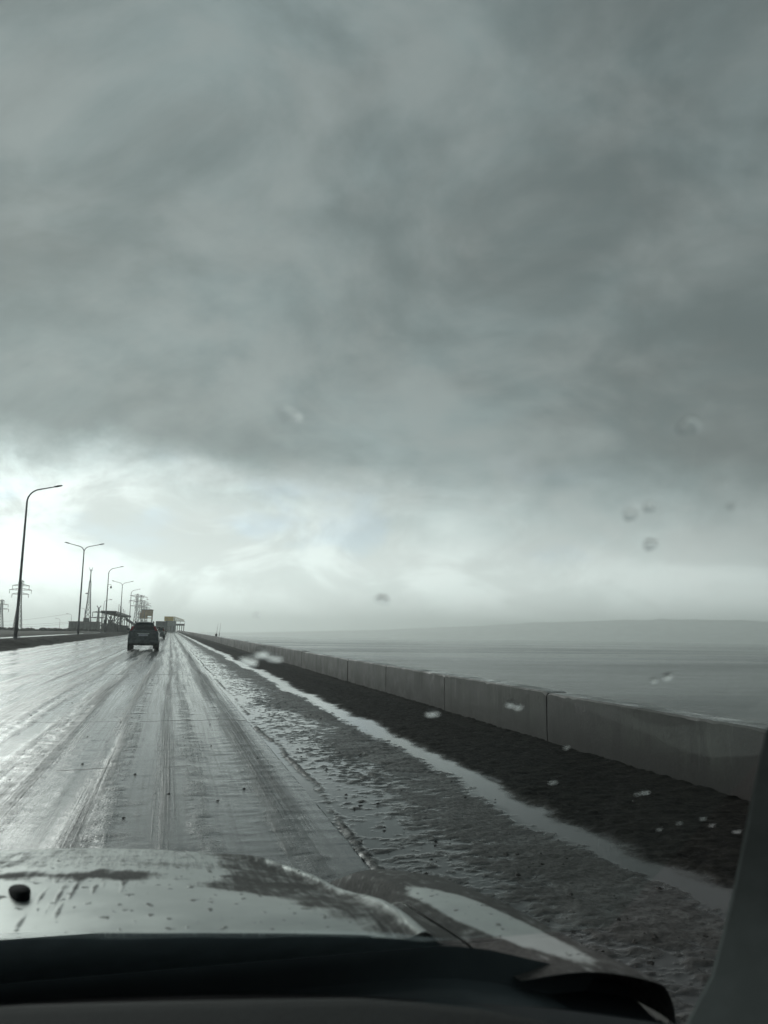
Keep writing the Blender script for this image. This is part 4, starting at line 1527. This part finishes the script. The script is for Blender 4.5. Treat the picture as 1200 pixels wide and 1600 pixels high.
# front wings
for s in (-1, 1):
    na = 70
    ua = np.concatenate([np.linspace(0.730, 0.868, 60), 0.868 + 0.014 * np.sin(np.linspace(0.1, 1, 10) * PI / 2)])
    Ya = np.linspace(0.60, 2.02, 190)
    U, Yg = np.meshgrid(ua, Ya)
    r_ = 0.845 - 0.31 * (ua - 0.66)
    Yg = r_[None, :] + (Yg - 0.60) * (2.02 - r_[None, :]) / 1.42
    Zg = hood_z(U, np.maximum(Yg, 0.80))
    k = np.linspace(0.1, 1, 10) * PI / 2
    Zg[:, 60:] -= 0.035 * (1 - np.cos(k))[None, :]
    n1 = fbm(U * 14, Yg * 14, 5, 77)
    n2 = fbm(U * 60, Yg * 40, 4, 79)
    # pale oval on the crown of the wing, darker all round it
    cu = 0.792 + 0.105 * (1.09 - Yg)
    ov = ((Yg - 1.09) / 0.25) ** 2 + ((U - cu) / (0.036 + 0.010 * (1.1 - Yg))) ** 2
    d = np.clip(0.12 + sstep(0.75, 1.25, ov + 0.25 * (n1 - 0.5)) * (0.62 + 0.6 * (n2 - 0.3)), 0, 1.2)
    if s < 0:
        U = -U[:, ::-1]
        Yg, Zg, d = Yg[:, ::-1], Zg[:, ::-1], d[:, ::-1]
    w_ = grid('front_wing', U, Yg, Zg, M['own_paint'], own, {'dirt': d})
    # flank under the wing crease
    mb = MB()
    rg = []
    for yv in np.linspace(0.79, 2.0, 24):
        zt = float(hood_z(np.array([0.868]), np.array([yv]))[0]) - 0.035
        rg.append([(s * 0.8822, yv, zt), (s * 0.892, yv, zt - 0.10), (s * 0.893, yv, 0.62), (s * 0.875, yv, 0.42), (s * 0.84, yv, 0.30)])
    mb.loft(rg, closed=False)
    soft(mb.build('flank', M['own_paint'], w_))
    # headlamp at the corner
    mb = MB()
    mb.loft([[(s * (0.66 + 0.20 * f), yv - 0.10 * f * f, zv) for f in np.linspace(0, 1, 8)] for yv, zv in ((1.96, 0.66), (2.03, 0.62), (2.06, 0.58), (2.06, 0.52))], closed=False)
    soft(mb.build('headlamp', M['car_glass'], own))
    wheel(own, s * 0.78, 1.42, 0.31, 0.2)
mb = MB()
mb.loft([[(x, yv - 0.10 * (abs(x) / 0.86) ** 3, zv) for x in np.linspace(-0.86, 0.86, 15)] for yv, zv in ((2.05, 0.62), (2.14, 0.60), (2.18, 0.52), (2.18, 0.40), (2.10, 0.28))], closed=False)
soft(mb.build('front_bumper', M['own_paint'], own))


def gz(y):
    return 1.575 - 0.70 * y


# cowl: black plastic tray between bonnet and glass, with the wiper spindle
mb = MB()
rg = []
for yv, dz_ in ((1.00, -0.035), (0.955, -0.018), (0.945, -0.028), (0.90, -0.032), (0.86, -0.02), (0.835, -0.012), (0.80, -0.02)):
    rg.append([(x, yv - 0.10 * (abs(x) / 0.8) ** 3, 0.985 + dz_ - 0.030 * (abs(x) / 0.8) ** 2) for x in np.linspace(-0.86, 0.86, 31)])
mb.loft(rg, closed=False)
soft(mb.build('cowl_panel', M['black_plastic'], own))
# dashboard: dark deep shelf under the glass, a padded lip blackened as a shadow line, grey top
mb = MB()
xl = np.linspace(-0.865, 0.865, 45)


def lipy(x):
    X_ = x + CX
    return float(np.interp(X_, [-1.3, -0.9, -0.5, -0.10, 0.16, 0.35, 0.46], [0.50, 0.60, 0.645, 0.655, 0.62, 0.55, 0.46]))


rg = []
for f, zz in ((1.0, 0.9835), (0.97, 0.955), (0.7, 0.955), (0.35, 0.985), (0.12, 1.018)):
    rg.append([(x, lipy(x) + (0.846 - lipy(x)) * f, zz - (0.02 * (abs(x) / 0.8) ** 3 + 0.10 * max(0.0, (abs(x) - 0.60) / 0.265) ** 1.5 if f < 0.5 else float(np.interp(abs(x), [0.63, 0.69, 0.865], [0.0, 0.006, 0.055])))) for x in xl])
mb.loft(rg, closed=False)
soft(mb.build('dashboard_shelf', M['dash_front'], own))
mb = MB()
rg = []
for f, zz in ((0.12, 1.0185), (0.04, 1.034), (0.0, 1.0395), (-0.04, 1.0415)):
    rg.append([(x, lipy(x) + (0.846 - lipy(x)) * f, zz - (0.02 * (abs(x) / 0.8) ** 3 + 0.10 * max(0.0, (abs(x) - 0.60) / 0.265) ** 1.5 if f < 0.5 else float(np.interp(abs(x), [0.63, 0.69, 0.865], [0.0, 0.006, 0.055])))) for x in xl])
mb.loft(rg, closed=False)
soft(mb.build('dashboard_lip', M['rubber'], own))
mb = MB()
rg = []
for off, zz in ((0.0, 1.0385), (-0.012, 1.044), (-0.03, 1.046), (-0.10, 1.040), (-0.20, 1.015), (-0.28, 0.96), (-0.31, 0.85), (-0.30, 0.55)):
    rg.append([(x, lipy(x) + off, zz - 0.02 * (abs(x) / 0.8) ** 3 - 0.10 * max(0.0, (abs(x) - 0.60) / 0.265) ** 1.5) for x in xl])
mb.loft(rg, closed=False)
soft(mb.build('dashboard_top', M['dash_cloth'], own))

# pillars, header, roof and doors
for s in (-1, 1):
    # the pillar's inner trim, splayed at the foot where it meets the dashboard
    mb = MB()
    path = [(0.690, 0.540, 0.97), (0.716, 0.545, 1.0), (0.736, 0.545, 1.03), (0.757, 0.545, 1.058), (0.770, 0.545, 1.09), (0.772, 0.533, 1.125), (0.765, 0.51, 1.166), (0.755, 0.485, 1.205), (0.746, 0.46, 1.243), (0.748, 0.40, 1.285), (0.765, 0.25, 1.385), (0.77, 0.06, 1.51)]
    rg = []
    for i, (x, yv, z) in enumerate(path):
        wd = (0.19, 0.17, 0.15, 0.13, 0.115, 0.11, 0.11, 0.11, 0.10, 0.09, 0.07, 0.06)[i]
        rg.append([(s * x, yv, z), (s * (x + 0.001), yv - 0.0015, z - 0.0005), (s * (x + wd), yv - 0.03, z - 0.01), (s * (x + wd), yv + 0.02, z + 0.01), (s * (x + 0.035), yv + 0.022, z + 0.012)])
    mb.loft(rg, True, True)
    soft(mb.build('pillar_trim', M['pillar_trim'], own), 40)
    mb = MB()
    rg = []
    for (x, yv, z) in ((0.90, 0.62, 0.96), (0.885, 0.54, 1.10), (0.86, 0.30, 1.33), (0.83, 0.04, 1.53)):
        rg.append([(s * (x - 0.03), yv + 0.02, z + 0.014), (s * (x + 0.03), yv + 0.01, z - 0.005), (s * (x + 0.035), yv - 0.06, z - 0.02), (s * (x - 0.02), yv - 0.05, z - 0.03)])
    mb.loft(rg, True, True)
    soft(mb.build('pillar', M['own_paint'], own), 40)
    mb = MB()
    mb.loft([[(s * 0.885, 0.58, z0_), (s * 0.885, -1.3, z0_), (s * 0.80, -1.3, z0_), (s * 0.80, 0.58, z0_)] for z0_ in (0.25, 0.94)], True, True)
    d_ = mb.build('door', M['own_paint'], own)
    mb = MB()
    mb.box(min(s * 0.76, s * 0.797), max(s * 0.76, s * 0.797), -1.28, 0.56, 0.26, 0.955, 0.01)
    mb.build('door_trim', M['seat_cloth'], d_)
    mb = MB()
    mb.loft([[(s * 0.80, 0.56, 0.95), (s * 0.70, -0.02, 1.49), (s * 0.69, -0.9, 1.50)], [(s * 0.80, 0.56, 0.944), (s * 0.80, -0.02, 0.944), (s * 0.80, -0.9, 0.944)]], closed=False)
    # rear pillar
    mb2 = MB()
    mb2.loft([[(s * 0.86, -1.30, 0.94), (s * 0.86, -0.95, 0.94), (s * 0.80, -0.95, 0.94), (s * 0.80, -1.30, 0.94)], [(s * 0.71, -1.20, 1.54), (s * 0.71, -0.98, 1.54), (s * 0.66, -0.98, 1.54), (s * 0.66, -1.20, 1.54)]], True, True)
    mb2.build('rear_pillar', M['own_paint'], own)
mb = MB()
rg = []
for yv, z in ((0.06, 1.525), (0.0, 1.55), (-0.3, 1.59), (-0.8, 1.60), (-1.3, 1.55)):
    top_ = [(x, yv + 0.02 * (1 - (x / 0.72) ** 2), z - 0.05 * (abs(x) / 0.72) ** 3) for x in np.linspace(-0.73, 0.73, 13)]
    rg.append(top_ + [(x, yv2, z2 - 0.035) for x, yv2, z2 in reversed(top_)])
mb.loft(rg, True, True)
soft(mb.build('roof', M['own_paint'], own), 40)
for ux in (-0.36, 0.36):
    mb = MB()
    mb.box(ux - 0.24, ux + 0.24, -0.75, -0.28, 0.32, 0.50, 0.06)
    mb.box(ux - 0.23, ux + 0.23, -0.98, -0.78, 0.501, 1.05, 0.06)
    mb.build('seat', M['seat_cloth'], own)
mb = MB()
mb.box(-0.80, 0.80, -1.3, 0.6, 0.20, 0.245)
mb.build('floor', M['seat_cloth'], own)

# windscreen
m = bpy.data.materials.new('windscreen glass')
m.use_nodes = True
t_ = NT(m.node_tree)
for n in list(t_.n):
    t_.n.remove(n)
o_ = t_.n.new('ShaderNodeOutputMaterial')
tr = t_.n.new('ShaderNodeBsdfTransparent')
tr.inputs[0].default_value = (0.915, 0.985, 0.968, 1)
gl = t_.n.new('ShaderNodeBsdfGlossy')
gl.inputs['Roughness'].default_value = 0.03
lw = t_.n.new('ShaderNodeLayerWeight')
lw.inputs[0].default_value = 0.5
fr = t_.math('ADD', 0.02, t_.math('MULTIPLY', t_.math('POWER', lw.outputs['Facing'], 5.0), 0.75))
mx = t_.n.new('ShaderNodeMixShader')
t_.l.new(fr, mx.inputs[0])
t_.l.new(tr.outputs[0], mx.inputs[1])
t_.l.new(gl.outputs[0], mx.inputs[2])
t_.l.new(mx.outputs[0], o_.inputs[0])
xg = np.linspace(-1, 1, 9)
yg = np.linspace(0.05, 0.84, 9)
F, Yg = np.meshgrid(xg, yg)
Xg = F * np.interp(Yg, [0.05, 0.84], [0.70, 0.845])
grid('windscreen', Xg, Yg, gz(Yg), m, own)

# black printed border along the foot of the glass, colour lightened to paint the veil
mb = MB()
rg = []
for u_ in np.linspace(-0.84, 0.84, 57):
    yb = float(interp([0, 0.25, 0.37, 0.55, 0.60, 0.66, 0.70, 0.84], [0.720, 0.738, 0.762, 0.795, 0.815, 0.838, 0.839, 0.839], abs(u_)))
    yb += 0.0012 * math.sin(u_ * 61) + 0.0008 * math.sin(u_ * 143)
    rg.append([(u_, yy_, gz(yy_) - 0.003) for yy_ in (yb, (yb + 0.84) / 2, 0.84)])
mb.loft(rg, closed=False)
mb.build('glass_border', M['border'], own)

# ------------------------------------------------------------------ rain on the glass
m, t_, b = new_mat('rain water')
b.inputs['Base Color'].default_value = (1, 1, 1, 1)
b.inputs['Roughness'].default_value = 0.02
b.inputs['IOR'].default_value = 1.33
b.inputs['Transmission Weight'].default_value = 1.0
M['rain'] = m
gn = Vector((0, 0.70, 1)).normalized()           # outward normal of the glass
gx = Vector((1, 0, 0))
gy = gn.cross(gx)                               # up the slope, towards the roof
drops = [
    (450, 648, 34, 'bright raindrop on the glass alone against the dark cloud, left of centre'),
    (1077, 668, 32, 'pale raindrop on the glass high on the right against the dark cloud'),
    (985, 806, 22, 'left drop of the small dark trio on the glass above the far hills'),
    (1015, 793, 20, 'uppermost drop of the small dark trio on the glass above the far hills'),
    (1017, 852, 22, 'lowest drop of the small dark trio on the glass above the far hills'),
    (598, 938, 22, 'small dark raindrop on the glass against pale sky just above the horizon centre'),
    (401, 963, 9, 'tiny raindrop on the glass near the horizon, right of the fishing rods'),
    (1143, 792, 12, 'faint small raindrop on the glass near the right edge against the cloud'),
    (390, 1032, 26, 'lower left drop of the bright trio on the glass over the far sea wall'),
    (411, 1022, 24, 'topmost drop of the bright trio on the glass over the far sea wall'),
    (429, 1029, 22, 'right drop of the bright trio on the glass over the far sea wall'),
    (675, 1115, 20, 'bright raindrop on the glass at the foot of the wall by a slab joint'),
    (800, 1101, 20, 'left of two faint drops on the glass over the upper face of the wall'),
    (809, 1105, 16, 'right of two faint drops on the glass over the upper face of the wall'),
    (1043, 1058, 18, 'faint raindrop on the glass in front of the sea on the right'),
    (1022, 1064, 13, 'fainter small raindrop on the glass just left of another, before the sea'),
    (320, 1217, 13, 'small bright raindrop on the glass over the middle of the wet lane'),
    (470, 1275, 11, 'small bright raindrop on the glass over the road edge'),
    (283, 1331, 15, 'flat bright raindrop on the glass just above the bonnet edge'),
    (864, 1222, 13, 'bright raindrop on the glass over the dark mud strip'),
    (1008, 1238, 15, 'brightest raindrop on the glass over the darkest part of the mud strip'),
    (996, 1241, 9, 'tiny raindrop on the glass touching the brightest one over the dark mud'),
    (885, 1168, 9, 'tiny faint raindrop on the glass over the middle of the near wall slab'),
    (1061, 1286, 9, 'faint small raindrop on the glass over the dark mud, middle of a loose row'),
    (1030, 1296, 9, 'left end drop of the loose row on the glass over the dark mud'),
    (1098, 1279, 12, 'largest drop of the loose row on the glass over the dark mud'),
    (1113, 1289, 10, 'small drop on the glass just below the largest of the loose row'),
    (1152, 1299, 12, 'raindrop on the glass closest to the right pillar'),
]
rr = random.Random(11)
for (px_, py_, L, lb) in drops:
    dd = pray(px_, py_)
    # hit the glass plane  z = 1.575 - 0.7 y
    tt = (1.575 - EYE) / (dd.z + 0.70 * dd.y)
    p = CAM + dd * tt
    dist = dd.length * tt
    a = L / 1240 * dist * 0.5 * 1.22              # half length
    bb = a * rr.uniform(0.42, 0.55)
    ang_ = R(rr.uniform(28, 48))
    ex = gx * math.cos(ang_) + gy * math.sin(ang_)
    ey = gn.cross(ex)
    sk = 1.0 / max(0.35, abs(gn.dot(dd.normalized())))   # drops look foreshortened on the raked glass
    mb = MB()
    n_, mm = 20, 7
    rings = []
    for i in range(mm):
        ph = PI / 2 * i / (mm - 1)
        ring = []
        for j in range(n_):
            th = 2 * PI * j / n_
            wob_ = 1 + 0.10 * math.sin(3 * th + px_) + 0.06 * math.sin(5 * th + py_)
            q = (ex * (a * math.cos(th)) + ey * (bb * math.sin(th) * min(sk, 1.5))) * math.cos(ph) * wob_
            ring.append(q + gn * (0.0004 + 0.24 * bb * math.sin(ph)))
        rings.append(ring)
    rings[-1] = [gn * (0.0004 + 0.24 * bb) + (v - gn * v.dot(gn)) * 0.02 for v in rings[-2]]
    mb.loft(rings, True, True)
    o = mb.build('raindrop', M['rain'], None, False)
    soft(o, 60)
    o.location = p
    tag(o, lb, 'raindrop', 'raindrops on the windscreen')

# ------------------------------------------------------------------ rain haze
mb = MB()
mb.box(-6600, 6600, -320, 6600, -8.0, 128.0)
m = bpy.data.materials.new('rain haze')
m.use_nodes = True
t_ = NT(m.node_tree)
for n in list(t_.n):
    t_.n.remove(n)
o_ = t_.n.new('ShaderNodeOutputMaterial')
v = t_.n.new('ShaderNodeVolumePrincipled')
v.inputs['Color'].default_value = (0.95, 0.985, 0.965, 1)
v.inputs['Density'].default_value = 0.00058
v.inputs['Anisotropy'].default_value = 0.5
t_.l.new(v.outputs[0], o_.inputs['Volume'])
haze = mb.build('haze', m)
tag(haze, 'pale rain haze hanging over the sea and road', 'haze', kind='stuff')

# ------------------------------------------------------------------ render settings
scene.view_settings.view_transform = 'Standard'
scene.view_settings.look = 'None'
scene.view_settings.exposure = 0.57
scene.view_settings.gamma = 1.0
scene.view_settings.use_curve_mapping = False
cy = scene.cycles
cy.max_bounces = 8
cy.diffuse_bounces = 2
cy.glossy_bounces = 3
cy.transmission_bounces = 6
cy.volume_bounces = 2
cy.transparent_max_bounces = 10
cy.caustics_reflective = False
cy.sample_clamp_indirect = 4.0
cy.use_denoising = True
